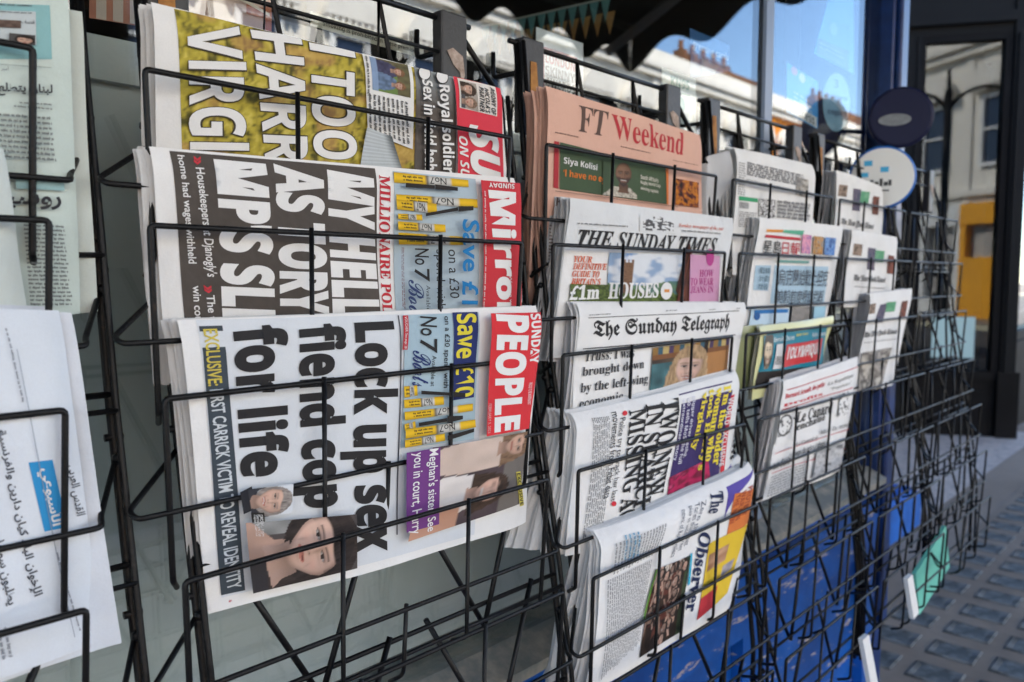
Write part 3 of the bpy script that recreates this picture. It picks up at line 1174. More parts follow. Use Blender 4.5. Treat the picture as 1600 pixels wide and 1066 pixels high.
def twomen(u, v):
    c = mix(lin('#4e4a35'), lin('#6f6a4a'), nz(u * 9, v * 9, 4))
    if v > .35 and u > .35:
        c = mix(c, lin('#6f9a4a'), .5)
    for cx, cy, col in ((.3, .75, '#41405a'), (.68, .8, '#5f7390')):
        if ((u - cx) / .26) ** 2 + ((v - cy) / .45) ** 2 < 1:
            c = tuple(k * (.6 + .8 * nz(u * 14, v * 14, 6)) for k in lin(col))
    for h in (dict(cx=.3, cy=.3, r=.13), dict(cx=.72, cy=.3, r=.13)):
        c = head(u, v, skin=SKIN, hair=(.2, .1, .05), long=False, **h) or c
    if v > .85:
        c = mix(c, lin('#8aa2c4'), .8)
    return c
P.pic([(1085, 268), (1098, 402), (942, 368), (928, 232)], twomen, (40, 36))
P.lines([(1088, 420), (1098, 605), (925, 530), (920, 382)], 9, (.1, .1, .1), 22, seed=3)
P.lines([(921, 230), (935, 400), (915, 400), (906, 230)], 1, (.1, .1, .1), 34, seed=5)
P.up()
def cup(u, v):
    d = (u - .5) ** 2 / .25 + (v - .75) ** 2 / .56
    if d > 1 or v > .99:
        return mix(lin('#8b7f5a'), lin('#6f5a44'), nz(u * 9, v * 9, 2))
    st = .85 + .15 * math.sin(u * 90)
    return tuple(k * st for k in mix(lin('#b9c2c6'), lin('#565a5c'), sst(.7, 1, d)))
P.pic([(888, 690), (918, 522), (1020, 560), (1060, 690)], lambda u, v: cup(u, 1 - v * .9) if False else (lambda d: tuple(k * (.86 + .14 * math.sin(u * 120)) for k in mix(lin('#c3cbcf'), lin('#62686a'), sst(.55, 1, d))))(abs(v - .35) * 1.3 + .25 * u), (30, 20))
for (a, b) in (((1150, 300), 0), ((1221, 315), 1)):
    uv = [(.5 + .5 * math.cos(k * .3142), .5 + .5 * math.sin(k * .3142)) for k in range(20)]
    x, y = a
    P._add(uv, [list(range(20))], (.04, .035, .035), [(x - 28, y - 34), (x + 26, y - 28), (x + 28, y + 34), (x - 26, y + 28)])
    P.up()
    P._add(uv, [list(range(20))], WHITE, [(x - 24, y - 29), (x + 22, y - 24), (x + 24, y + 29), (x - 22, y + 24)])
for o_, cc in ((.04, (.03, .028, .028)), (.012, WHITE)):
    P.rt('Sex in field behind hedge', (1124, 322), (1182, 334), (1210, 930), (1146, 930), col=cc, style='b', off=o_)
    P.rt('Royal soldier lover', (1194, 345), (1252, 352), (1275, 860), (1215, 860), col=cc, style='b', off=o_)
    P.up()
P.quad([(1260, 300), (1452, 346), (1462, 1000), (1280, 1000)], '#d23a4a')
P.quad([(1280, 320), (1436, 357), (1443, 478), (1290, 442)], '#d8d2cc')
def couple(u, v):
    c = lin('#9b948c')
    for h in (dict(cx=.27, cy=.52, r=.36, skin=SKIN, hair=HAIRB, long=True), dict(cx=.75, cy=.48, r=.32, skin=SKIN, hair=(.2, .13, .09), long=False)):
        if v > .75 and abs(u - h['cx']) < .26:
            c = lin('#4b4b50')
        c = head(u, v, asp=1.5, **h) or c
    return c
P.pic([(1355, 345), (1366, 458), (1296, 440), (1288, 332)], couple, (30, 24))
P.rt('PARTNER', (1366, 355), (1384, 360), (1390, 460), (1370, 456), style='bi', col=(.03, .03, .03), cut=0)
P.rt("NICOLA'S", (1388, 360), (1406, 366), (1414, 466), (1394, 462), style='bi', col=(.03, .03, .03), cut=0)
P.rt('AGONY OF', (1411, 358), (1430, 364), (1437, 474), (1418, 468), style='bi', col=(.03, .03, .03), cut=0)
P.rt('SUN', (1322, 508), (1445, 532), (1462, 860), (1335, 860), col=WHITE, off=.03, style='bi')
P.rt('ON SUNDAY', (1284, 555), (1319, 562), (1332, 880), (1296, 880), col=WHITE, style='bi')
newspaper(P, 'tabloid with a grassy green photo and huge white sideways letters, topmost in its rack', 10, seed=1)
copies(P, 2, 'tabloid copy tucked behind the grassy green topmost tabloid', 'tabloids behind the topmost tabloid', seed=2)

# ---- second pocket: tabloid with the brown front page
yt, yb = ypl(1, .010, .030)
P = Paper((234, 229), (814, 279), (822, 560), (262, 600), yt, yb, bow=.003, top=.004, right=.006)
P.base()
P.ox, P.oy, P.k = 220, 220, .39375
def brown(u, v):
    return mix((.062, .052, .045), (.088, .075, .066), nz(u * 60, v * 60, 3) * .6 + nz(u * 5, v * 5, 4) * .5)
P.pic([(112, 40), (928, 110), (960, 900), (192, 900)], brown, (50, 40))
P.rt('home had wages withheld', (133, 55), (170, 58), (220, 487), (178, 487), col=WHITE, style='n', off=.012)
P.rt("Housekeepers at Djanogly's", (204, 105), (250, 108), (303, 542), (250, 538), col=WHITE, style='n', off=.012)
P.rt('The tycoon lost', (247, 612), (290, 612), (330, 900), (285, 900), col=WHITE, style='n', off=.012)
P.rt('win court battle', (203, 575), (236, 575), (262, 860), (228, 860), col=WHITE, style='n', off=.012)
P.rt('»', (208, 60), (235, 62), (237, 96), (209, 94), col='#c23b45', style='b', off=.03, cut=0)
P.rt('»', (247, 572), (277, 574), (282, 606), (252, 604), col='#c23b45', style='b', off=.03, cut=0)
P.rt('..............', (240, 545), (243, 545), (306, 553), (184, 551), col='#c23b45', cut=0) if False else None
P.rt("MP'S SLEAZE", (283, 72), (496, 92), (560, 1010), (345, 1010), col=WHITE, off=.035, cut=(18, 7))
P.rt('AS TORY', (521, 90), (722, 118), (748, 690), (549, 690), col=WHITE, off=.035, cut=(18, 7))
P.rt('MY HELL', (736, 114), (922, 150), (948, 694), (760, 694), col=WHITE, off=.035, cut=(18, 7))
P.rt('MILLIONAIRE POLITICIAN', (942, 135), (986, 142), (1006, 900), (966, 900), col='#b82f3a', style='s', off=.012)
P.quad([(998, 120), (1326, 152), (1330, 900), (1018, 900)], '#a9bac4')
def tube_pic(P, q, body='#d9b024', cap=True):
    yl, si, gr = lin(body), lin('#c2c1bb'), lin('#6a6862')
    def f(u, v):
        c = yl if u < .40 else gr if u < .43 else si if u < .74 else yl
        return tuple(k * (.55 + .55 * math.sin(math.pi * min(1, max(0, v * .9 + .08)))) for k in c)
    P.pic(q, f, (26, 7))
    a, b, c, d = q
    L = lambda p, r, t: (p[0] + (r[0] - p[0]) * t, p[1] + (r[1] - p[1]) * t)
    P.text('No7', [L(L(c, d, .3), L(b, a, .3), .12), L(L(c, d, .52), L(b, a, .52), .12), L(L(c, d, .52), L(b, a, .52), .9), L(L(c, d, .3), L(b, a, .3), .9)], (.03, .03, .03), 'n')
    P.lines([L(L(c, d, .62), L(b, a, .62), .15), L(L(c, d, .9), L(b, a, .9), .15), L(L(c, d, .9), L(b, a, .9), .85), L(L(c, d, .62), L(b, a, .62), .85)], 2, (.12, .09, .02), 12)
    P.up()
for q in ([(1000, 124), (1296, 156), (1298, 184), (1002, 166)], [(1008, 212), (1330, 232), (1332, 266), (1010, 246)], [(1006, 232), (1166, 250), (1168, 288), (1010, 272)], [(1010, 288), (1106, 292), (1108, 316), (1012, 310)], [(1008, 318), (1196, 332), (1198, 362), (1010, 352)], [(1008, 362), (1272, 380), (1272, 412), (1010, 410)]):
    tube_pic(P, q)
for q in ([(1034, 166), (1150, 176), (1150, 190), (1034, 184)], [(1150, 172), (1240, 184), (1240, 198), (1150, 192)], [(1112, 286), (1240, 262), (1240, 276), (1112, 298)], [(1240, 258), (1300, 258), (1300, 274), (1240, 280)]):
    P.quad(q, '#2a2624', (4, 2))
P.rt('No', (1066, 424), (1122, 426), (1122, 492), (1066, 488), style='n', off=.01)
P.rt('7', (1064, 500), (1124, 506), (1126, 556), (1066, 552), style='n', off=.012)
P.rt('Boots', (1040, 545), (1102, 560), (1108, 740), (1046, 740), col='#2a3a66', style='c', off=.006)
P.rt('Available at', (1112, 570), (1128, 572), (1130, 700), (1114, 700), style='n', cut=0)
P.rt('spend with', (1140, 428), (1186, 430), (1190, 664), (1146, 664), style='n', off=.004)
P.rt('on a £30', (1198, 428), (1238, 430), (1244, 622), (1206, 620), style='n', off=.004)
P.rt('Save £10', (1254, 308), (1322, 314), (1314, 720), (1252, 720), col='#1d75b0', style='n', off=.02)
P.quad([(1328, 155), (1484, 168), (1474, 900), (1328, 900)], '#c2333c')
P.text('SUNDAY', [(1460, 190), (1360, 183), (1358, 165), (1460, 170)], WHITE, 'b')
P.rt('Mirror', (1354, 193), (1472, 204), (1458, 700), (1392, 700), col=WHITE, off=.03)
P.lines([(1348, 200), (1342, 690), (1332, 690), (1338, 196)], 1, (.6, .5, .5), 60, seed=8)
P.rt('We are with you', (1436, 530), (1450, 530), (1450, 720), (1438, 720), col=WHITE, style='n')
P.lines([(1024, 420), (1030, 670), (1016, 670), (1012, 420)], 2, (.16, .05, .06), 50, seed=9)
newspaper(P, 'tabloid with a brown front page and huge white sideways headline, middle of three', 10, seed=3)
copies(P, 2, 'tabloid copy tucked behind the brown-fronted tabloid', 'tabloids behind the brown-fronted tabloid', seed=4)

# ---- third pocket: tabloid with black lower-case headline
yt, yb = ypl(2, .009, .012)
P = Paper((281, 501), (847, 478), (829, 818), (328, 961), yt, yb, bow=.003, top=.005, right=.006, wob=.0022, seed=2.2)
PG = (.62, .655, .69)
P.base()
P.ox, P.oy, P.k = 220, 460, .469
P.quad([(182, 86), (1122, 60), (1110, 800), (268, 1010)], PG, (30, 24))
P.lines([(180, 86), (262, 1010), (259, 1010), (177, 86)], 1, (.2, .2, .2), 1, 1) if False else None
P.quad([(192, 106), (270, 104), (346, 985), (266, 1002)], '#3d464e')
P.rt('EXCLUSIVE:', (204, 116), (252, 114), (270, 302), (222, 306), col='#c9b84e', style='n', off=.018)
P.rt('FIRST CARRICK VICTIM TO REVEAL IDENTITY', (226, 318), (272, 314), (334, 972), (286, 986), col='#c6cdd2', style='n', off=.018, cut=(14, 2))
for args in (('for life', (300, 112), (484, 96), (496, 598), (330, 612)), ('fiend cop', (474, 110), (676, 92), (692, 702), (498, 720)), ('Lock up sex', (664, 96), (846, 88), (853, 852), (672, 862))):
    P.rt(*args, off=.03, cut=(22, 7))
P.quad([(853, 70), (857, 70), (853, 800), (849, 800)], '#4a4a50', (2, 20))
P.quad([(868, 70), (1122, 60), (1106, 482), (862, 512)], '#9fb6c2')
P.quad([(868, 70), (886, 70), (884, 184), (868, 184)], '#b5303a', (3, 6))
P.rt('VOUCHER: See page 28', (870, 74), (882, 74), (881, 180), (870, 180), col=WHITE, style='n', cut=0)
P.rt('No', (924, 72), (980, 76), (980, 140), (926, 136), style='n', off=.01)
P.rt('7', (924, 146), (982, 148), (982, 196), (926, 192), style='n', off=.012)
P.rt('Boots', (900, 184), (962, 200), (956, 312), (898, 306), col='#26356a', style='c', off=.006)
P.rt('Available at', (966, 204), (980, 204), (974, 306), (960, 306), style='n', cut=0)
P.rt('on a £30 spend with', (1000, 72), (1022, 72), (1020, 312), (998, 310), style='n', off=.01)
P.quad([(1032, 60), (1116, 58), (1104, 342), (1036, 352)], '#232f63')
P.rt('Save £10', (1044, 66), (1110, 62), (1102, 338), (1040, 344), col='#d8c93c', style='b', off=.01)
for q in ([(870, 306), (914, 302), (916, 336), (872, 344)], [(868, 350), (1000, 338), (1002, 366), (870, 378)], [(868, 390), (1096, 362), (1096, 386), (870, 418)], [(866, 430), (902, 420), (904, 444), (868, 452)], [(868, 446), (1100, 414), (1102, 440), (868, 478)], [(864, 482), (996, 460), (998, 484), (864, 508)]):
    tube_pic(P, q)
for q in ([(916, 318), (1010, 324), (1010, 334), (916, 330)], [(1010, 320), (1062, 326), (1062, 340), (1010, 338)], [(906, 424), (1000, 408), (1000, 420), (906, 436)], [(1000, 402), (1052, 400), (1052, 412), (1000, 424)], [(1000, 466), (1088, 442), (1088, 454), (1000, 482)]):
    P.quad(q, '#26221f', (4, 2))
def sisters(u, v):
    c = mix(lin('#55474a'), lin('#3a3034'), nz(u * 5, v * 5, 7))
    if v < .25:
        c = lin('#6b6560')
    if ((u - .18) / .2) ** 2 + ((v - .5) / .6) ** 2 < 1:
        c = tuple(k * (.9 + .2 * nz(u * 8, v * 8, 2)) for k in lin('#c7b3a6'))
    if ((u - .62) / .24) ** 2 + ((v - .78) / .42) ** 2 < 1:
        c = tuple(k * (.9 + .25 * nz(u * 12, v * 7, 3)) for k in lin('#cfc9c5'))
    c = head(u, v, .15, .12, .14, (.55, .35, .26), (.2, .12, .07), long=True, asp=.75) or c
    c = head(u, v, .66, .36, .15, (.58, .37, .29), HAIRB, long=True, asp=.75) or c
    if u > .72 and v > .62:
        c = lin('#b98d76')
    return c
P.pic([(1266, 452), (1238, 692), (868, 816), (950, 505)], sisters, (60, 48))
P.quad([(862, 522), (974, 504), (970, 758), (862, 786)], '#6c3a7c')
P.rt("Meghan's sister: See", (928, 512), (968, 506), (958, 776), (922, 786), col=WHITE, style='n', off=.008)
P.rt('you in court, Harry', (876, 524), (918, 518), (910, 784), (868, 796), col=WHITE, style='n', off=.008)
P.quad([(1226, 586), (1240, 584), (1252, 696), (1238, 700)], '#c9bb52', (3, 6))
P.rt('EXCLUSIVE', (1228, 590), (1239, 588), (1250, 692), (1239, 696), style='b', cut=0)
P.quad([(1140, 62), (1302, 58), (1306, 200), (1270, 440), (1126, 468), (1140, 62)][:4] if False else [(1140, 62), (1306, 58), (1268, 442), (1126, 468)], '#cf3037', (16, 12))
P.rt('PEOPLE', (1154, 64), (1266, 70), (1236, 444), (1150, 456), col=WHITE, off=.03, cut=(8, 3))
P.rt('SUNDAY', (1270, 64), (1304, 62), (1298, 224), (1268, 230), col=WHITE, off=.01)
P.rt('PROUD TO BE INDEPENDENT', (1266, 292), (1278, 290), (1272, 362), (1262, 364), col=WHITE, style='n', cut=0)
P.rt('FEBRUARY 5, 2023', (1130, 360), (1142, 360), (1138, 456), (1128, 458), col=(.6, .4, .4), style='n', cut=0)
def man(u, v):
    c = lin('#8d9092')
    if v > .8:
        c = lin('#2c2d33')
    return head(u, v, .5, .48, .40, (.55, .36, .28), (.25, .22, .2), long=False, tilt=.1, smile=True, asp=.72) or c
uv = [(.5 + .5 * math.cos(k * .3142), .5 + .5 * math.sin(k * .3142)) for k in range(20)]
P.quad([(306, 650), (345, 630), (356, 706), (318, 722)], '#25262c', (4, 4))
P.pic([(482, 622), (478, 716), (346, 738), (330, 640)], lambda u, v: man(u, v) if (u - .5) ** 2 + (v - .5) ** 2 < .25 else (PG if v < .6 else lin('#33353b')), (44, 44))
P.quad([(340, 716), (384, 716), (392, 796), (352, 806)], '#22201f', (4, 4))
for i in range(3):
    P.rt(('ORDEAL: Victim', 'Darciane and Met', 'rapist Carrick')[i], (368 - 11 * i, 724), (378 - 11 * i, 722), (386 - 11 * i, 792), (376 - 11 * i, 796), col=WHITE, style='n', cut=0)
def woman(u, v):
    # u runs down the picture, v from the crown at the right to the shoulders at the left
    g = nz(u * 5, v * 6, 7)
    c = mix(lin('#9a9a98'), lin('#6f706f'), g) if u < .2 and v > .38 else lin('#4b4544')
    X, Y_ = (u - .50) * .45 / .30, (v - .36) / .30
    if (X / 1.12) ** 2 + ((Y_ + .05) / 1.22) ** 2 < 1 or (v > .36 and .50 + .42 * (v - .2) < u):
        st = nz(u * 30, v * 7, 5) * .6 + nz(u * 70, v * 16, 6) * .4
        c = tuple(k * (.5 + 1.3 * st) for k in (.032, .023, .02))
    if v > .66 and abs(u - .46 + .1 * (v - .66)) < .17 + 1.5 * max(0, v - .78):
        c = tuple(k * (.62 + .2 * nz(u * 6, v * 6, 4)) for k in (.56, .36, .28))
    if v > .86 and u > .55:
        c = (.03, .027, .03)
    return head(u, v, .48, .40, .29, (.60, .40, .32), (.03, .022, .02), long=False, tilt=-.18, smile=False, asp=.45) or c
P.pic([(690, 722), (692, 900), (347, 982), (322, 750)], woman, (84, 90))
P.lines([(264, 1000), (276, 996), (276, 1012), (266, 1014)], 1, (.4, .05, .06), 6)
newspaper(P, 'tabloid with big black sideways headline and a portrait of a dark-haired woman', 11, seed=5, gap=.001)
copies(P, 2, 'tabloid copy tucked behind the lowest sideways tabloid', 'tabloids behind the lowest sideways tabloid', seed=6, start=.009)

# ---- third rack: pink broadsheet
PINK = lin('#e3ad95')
PINK = (.66, .40, .31)
yt, yb = ypl(0, .008, .026)
P = Paper((854, 134), (1101, 211), (1098, 470), (848, 470), yt, yb, bow=.002, top=.004, right=.004)
P.base(PINK)
P.ox, P.oy, P.k = 820, 120, .3378
BRN = lin('#5a463f')
P.text('FT', [(250, 132), (388, 164), (366, 276), (248, 252)], BRN, 's')
P.text('Weekend', [(400, 172), (736, 262), (730, 366), (412, 284)], '#b3343a', 's')
P.up()
P.lines([(442, 318), (588, 352), (588, 360), (442, 326)], 1, BRN, 34, seed=1)
P.lines([(138, 252), (250, 276), (250, 286), (138, 262)], 1, BRN, 30, seed=2)
P.lines([(684, 384), (802, 408), (802, 414), (684, 390)], 1, BRN, 30, seed=4)
P.quad([(134, 297), (156, 302), (152, 518), (130, 512)], '#a8323a', (3, 10))
P.quad([(160, 303), (652, 426), (654, 590), (158, 520)], '#44563f')
P.quad([(648, 425), (660, 427), (660, 592), (653, 590)], '#d9783a', (2, 8))
P.text('Siya Kolisi', [(175, 370), (330, 406), (328, 442), (174, 410)], WHITE, 'b')
P.text("'I have no ego'", [(174, 428), (392, 462), (388, 502), (173, 470)], '#d97a34', 'b')
P.up()
for i, t in enumerate(("South Africa's", 'Rugby World Cup', 'winning captain')):
    P.text(t, [(529, 452 + i * 27), (610 + 10 * (i == 1), 470 + i * 27), (610 + 10 * (i == 1), 490 + i * 27), (529, 472 + i * 27)], (.6, .58, .5), 'b')
GREEN = lin('#44563f')
P.pic([(355, 384), (515, 400), (512, 566), (352, 546)], lambda u, v: head(u, v, .6, .36, .32, TANSK, HAIRD, long=False, bald=True, beard=(.03, .02, .02)) or (tuple(k * (.4 + 1. * nz(u * 30, v * 30, 4)) for k in lin('#b9b2a4')) if v > .72 and abs(u - .55) < .25 + 1.1 * (v - .72) else GREEN), (44, 44))
P.pic([(690, 470), (797, 490), (796, 606), (690, 592)], lambda u, v: blotch([lin('#24120e'), lin('#6b3020'), lin('#c97a1e'), lin('#3a1a14')], 5, 4)(u, v), (28, 28))
P.quad([(130, 526), (700, 600), (700, 603), (130, 529)], '#8a6a5c', (20, 2))
P.text('FTS TURNS', [(134, 556), (330, 588), (328, 630), (130, 598)], BRN, 's')
P.lines([(128, 622), (330, 650), (328, 668), (126, 640)], 1, BRN, 22, seed=6)
P.lines([(104, 680), (170, 688), (158, 1020), (92, 1020)], 22, BRN, 12, seed=7)
newspaper(P, 'salmon pink broadsheet with a green panel across its front, top of its rack', 5, incol=PINK, seed=7)
copies(P, 4, 'salmon pink broadsheet copy stacked behind the front pink one', 'pink broadsheets stacked in the top pocket', PINK, dy=.0058, seed=8, dz=.006)

# ---- broadsheet with royal crest
GREYW = (.66, .68, .69)
yt, yb = ypl(1, .008, .018)
P = Paper((895, 309), (1146, 341), (1108, 560), (860, 560), yt, yb, bow=.002, top=.004, right=-.002, seed=3)
P.base(GREYW)
P.ox, P.oy, P.k = 820, 120, .3378
P.quad([(150, 800), (930, 836), (925, 1300), (120, 1300)], WHITE, (24, 16))
P.text('THE SUNDAY TIMES', [(250, 704), (892, 746), (874, 822), (238, 786)], INK, 'si', cut=(10, 2), off=.012)
P.up()
def crest(u, v):
    x, y = abs(u - .5) * 2, v
    a = nz(u * 16, v * 12, 3)
    m_ = (.25 < x < .85 and .3 + .25 * math.sin(9 * x) * .3 < y < .95) or (x < .28 and .0 < y < .9)
    return (.08, .08, .085) if m_ and a > .48 else GREYW
P.pic([(528, 640), (698, 654), (696, 724), (528, 712)], crest, (56, 30))
P.lines([(240, 672), (486, 688), (486, 700), (240, 684)], 1, (.12, .12, .12), 38, seed=1)
P.text('Sunday newspaper of the year', [(708, 678), (916, 694), (914, 716), (708, 698)], '#c85a3e', 'si')
P.lines([(722, 706), (908, 720), (906, 732), (722, 718)], 1, (.16, .16, .16), 40, seed=2)
for i, t in enumerate(('YOUR', 'DEFINITIVE', 'GUIDE TO', "BRITAIN'S")):
    x0, y0, wd = 222 - 4 * i, 828 + 34 * i, (86, 158, 128, 138)[i]
    P.text(t, [(x0 + 2, y0), (x0 + wd, y0 + 3), (x0 + wd - 2, y0 + 33), (x0, y0 + 29)], '#cf6038', 'si', off=.01)
P.up()
def church(u, v):
    a = nz(u * 5, v * 7, 2) * .6 + nz(u * 13, v * 16, 3) * .4
    c = mix(lin('#8aa2c0'), lin('#d3d8de'), sst(.3, .6, a))
    if v > .5 + .05 * math.sin(u * 5):
        c = mix(lin('#3f6a78'), lin('#6f8a58'), nz(u * 9, v * 20, 4))
    if v > .6 + .1 * nz(u * 12, 0, 6):
        c = mix(lin('#2a3a1c'), lin('#6a7d3a'), nz(u * 34, v * 34, 5))
    if .17 < u < .29 and .1 < v < .68:
        c = tuple(k * (.7 + .5 * nz(u * 90, v * 60, 7)) for k in lin('#7a5c46'))
    if .17 < u < .29 and v < .16 and abs(u - .18) > .012 and abs(u - .28) > .012 and abs(u - .23) > .012:
        c = mix(lin('#6f92c4'), lin('#cfd6e0'), sst(.35, .65, a))
    if u < -.2:
        c = lin('#3c4a2a')
    return c
P.pic([(386, 812), (738, 824), (700, 1090), (372, 1090)], church, (70, 60))
P.pic([(204, 958), (384, 962), (372, 1090), (196, 1090)], lambda u, v: mix(lin('#2c3a1e'), lin('#66763c'), nz(u * 20, v * 20, 5)), (30, 20))
P.text('£1m', [(206, 962), (342, 962), (334, 1028), (196, 1034)], WHITE, 's', off=.02)
P.text('HOUSES', [(384, 950), (612, 952), (608, 1022), (376, 1028)], WHITE, 's', off=.02)
P.up()
P.pic([(690, 990), (752, 760), (760, 800), (742, 1090)], lambda u, v: mix(lin('#5a2f1e'), lin('#1e1412'), nz(u * 4, v * 9, 2)), (10, 20))
P.pic([(676, 1090), (756, 800), (764, 824), (752, 1090)], lambda u, v: mix(lin('#7a3f28'), lin('#2a1814'), nz(u * 6, v * 9, 3)), (10, 20))
uv = [(.5 + .5 * math.cos(k * .3142), .5 + .5 * math.sin(k * .3142)) for k in range(20)]
P._add(uv, [list(range(20))], WHITE, [(618, 950), (672, 950), (668, 1030), (614, 1030)])
P.up()
P.text('READ', [(632, 982), (656, 982), (656, 996), (632, 996)], '#c86a3a', 'b') if False else P.quad([(632, 982), (656, 982), (656, 996), (632, 996)], '#d08a4a', (2, 2))
P.quad([(752, 822), (888, 830), (882, 1100), (744, 1100)], '#c795b4')
P._add(uv, [list(range(20))], lin('#b03f86'), [(824, 796), (862, 798), (858, 876), (822, 874)])
for i, t in enumerate(('HOW', 'TO WEAR', 'JEANS IN')):
    x0 = (794, 752, 752)[i]
    P.text(t, [(x0, 892 + 38 * i), (858, 892 + 38 * i), (856, 926 + 38 * i), (x0 - 2, 926 + 38 * i)], '#a8337c', 's')
newspaper(P, 'grey-white broadsheet with a royal crest above its title, below the pink one', 6, incol=GREYW, seed=9, cat='newspaper')
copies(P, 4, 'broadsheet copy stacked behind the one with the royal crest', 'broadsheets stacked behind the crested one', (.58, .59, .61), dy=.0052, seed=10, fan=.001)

# ---- blackletter broadsheet
yt, yb = ypl(2, .008, .014)
P = Paper((909, 474), (1168, 473), (1132, 670), (888, 720), yt, yb, bow=.002, top=.008, right=-.002, seed=4)
P.base()
P.ox, P.oy, P.k = 840, 300, .3564
P.text('The Sunday Telegraph', [(244, 564), (845, 530), (834, 614), (242, 654)], INK, 'f', cut=(10, 2), off=.014)
P.up()
P.quad([(220, 551), (882, 519), (882, 522), (220, 554)], '#222222', (20, 1))
P.quad([(196, 686), (864, 624), (864, 628), (196, 690)], '#222222', (20, 1))
for q, n in (([(222, 536), (318, 530), (318, 538), (222, 544)], 24), ([(558, 517), (610, 514), (610, 522), (558, 525)], 14), ([(748, 512), (778, 510), (778, 518), (748, 520)], 8), ([(866, 508), (886, 507), (886, 514), (866, 515)], 5)):
    P.lines(q, 1, (.12, .12, .12), n, seed=n)
for t, q in (('Truss: I was', [(206, 694), (422, 682), (418, 724), (200, 744)]), ('brought down', [(194, 768), (464, 734), (462, 782), (190, 820)]), ('by the left-wing', [(186, 838), (482, 796), (478, 848), (182, 892)]), ('economic', [(182, 906), (372, 872), (368, 914), (176, 952)]), ('establishment', [(176, 962), (420, 922), (416, 978), (170, 1018)])):
    P.text(t, q, (.04, .04, .045), 's')
P.up()
def lady(u, v):
    c = mix(lin('#3a2f2a'), lin('#5a4a3c'), nz(u * 4, v * 4, 2))
    if v < .14:
        c = [lin('#8a6a3a'), lin('#3a5a6a'), lin('#b9a36a'), lin('#4a3a5a')][int(u * 16) % 4]
    elif v < .22:
        c = lin('#7a5030')
    elif u < .28 and v > .3:
        c = mix(lin('#4f7a80'), lin('#2a4448'), nz(u * 10, v * 8, 3))
    elif u > .66:
        c = lin('#a9794a') if u < .95 else lin('#8d6239')
    if .62 < u < .67:
        c = lin('#221a18')
    if v > .8 and abs(u - .45) < .3:
        c = lin('#5c6a55')
    return head(u, v, .46, .46, .33, (.62, .42, .34), (.40, .27, .15), long=True, tilt=.1, asp=1.4) or c
P.pic([(500, 684), (838, 638), (816, 868), (476, 930)], lady, (72, 56))
newspaper(P, 'white broadsheet with a black gothic title and a photo of a fair-haired woman', 7, seed=11, gap=.0012)
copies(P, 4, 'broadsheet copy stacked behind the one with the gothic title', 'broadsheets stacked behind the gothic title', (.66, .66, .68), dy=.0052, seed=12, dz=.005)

# ---- tabloid with purple panel
yt, yb = ypl(3, .008, .016)
P = Paper((910, 650), (1168, 580), (1150, 800), (885, 870), yt, yb, bow=.003, top=.010, right=.010, left=.004, seed=5)
P.base()
P.ox, P.oy, P.k = 840, 560, .4744
P.quad([(464, 118), (640, 74), (590, 420), (424, 470)], '#3b2f62')
P.quad([(636, 122), (648, 118), (612, 380), (598, 385)], '#c8323c', (3, 10))
P.pic([(560, 330), (572, 460), (420, 520), (432, 392)], lambda u, v: blotch([lin('#7a1a3a'), lin('#c2245c'), lin('#5a1230'), lin('#d04a78')], 4, 4)(u, v), (24, 24))
P.rt('MISSING AGAIN', (296, 172), (352, 158), (300, 640), (236, 660), style='s', off=.012)
P.rt('IN SEARCH', (350, 152), (408, 142), (366, 500), (306, 520), style='s', off=.012)
P.rt('TWO NEW', (404, 138), (462, 128), (412, 440), (352, 470), style='s', off=.012)
for i, (t, a, b, e) in enumerate((('extraordinary story', 470, 138, 335), ('40, tells MoS the full', 486, 132, 345), ('Digger driver Sasha,', 502, 126, 325))):
    P.rt(t, (a, b), (a + 13, b - 3), (a - 15, e), (a - 29, e + 3), col=(.62, .62, .7), style='b', cut=(6, 1))
for i, (t, a, b, e) in enumerate((('virginity', 534, 114, 300), ("took Harry's", 556, 104, 366), ('woman who', 584, 98, 336), ("I'm the older", 610, 90, 348))):
    P.rt(t, (a, b), (a + 24, b - 6), (a - 12, e), (a - 38, e + 4), col='#e3cf3a', style='s', off=.018, cut=(6, 1))
P.rt('WORLD EXCLUSIVE', (628, 130), (646, 126), (610, 352), (594, 356), col=WHITE, style='b', cut=(6, 1))
P.rt('The Mail', (668, 86), (694, 78), (650, 330), (622, 338), style='f', off=.01, cut=(6, 1))
for k, (x, y) in enumerate(((284, 180), (248, 478))):
    P._add(uv, [list(range(20))], lin('#c8323c'), [(x - 8, y - 8), (x + 8, y - 9), (x + 8, y + 8), (x - 8, y + 9)])
P.rt('Police try to track her last', (262, 198), (286, 192), (254, 466), (232, 472), style='n', off=.004, cut=(6, 1))
P.rt('movements from Fitbit data', (238, 178), (262, 172), (236, 456), (212, 464), style='n', off=.004, cut=(6, 1))
P.lines([(232, 190), (205, 600), (140, 620), (172, 196)], 10, chars=60, seed=4)
newspaper(P, 'sideways newspaper with a purple panel and yellow lettering, below the gothic-titled broadsheet', 14, seed=13, gap=.0013, flare=.012)
copies(P, 3, 'newspaper copy stacked behind the one with the purple panel', 'newspapers behind the purple panel', dy=.0055, seed=14)

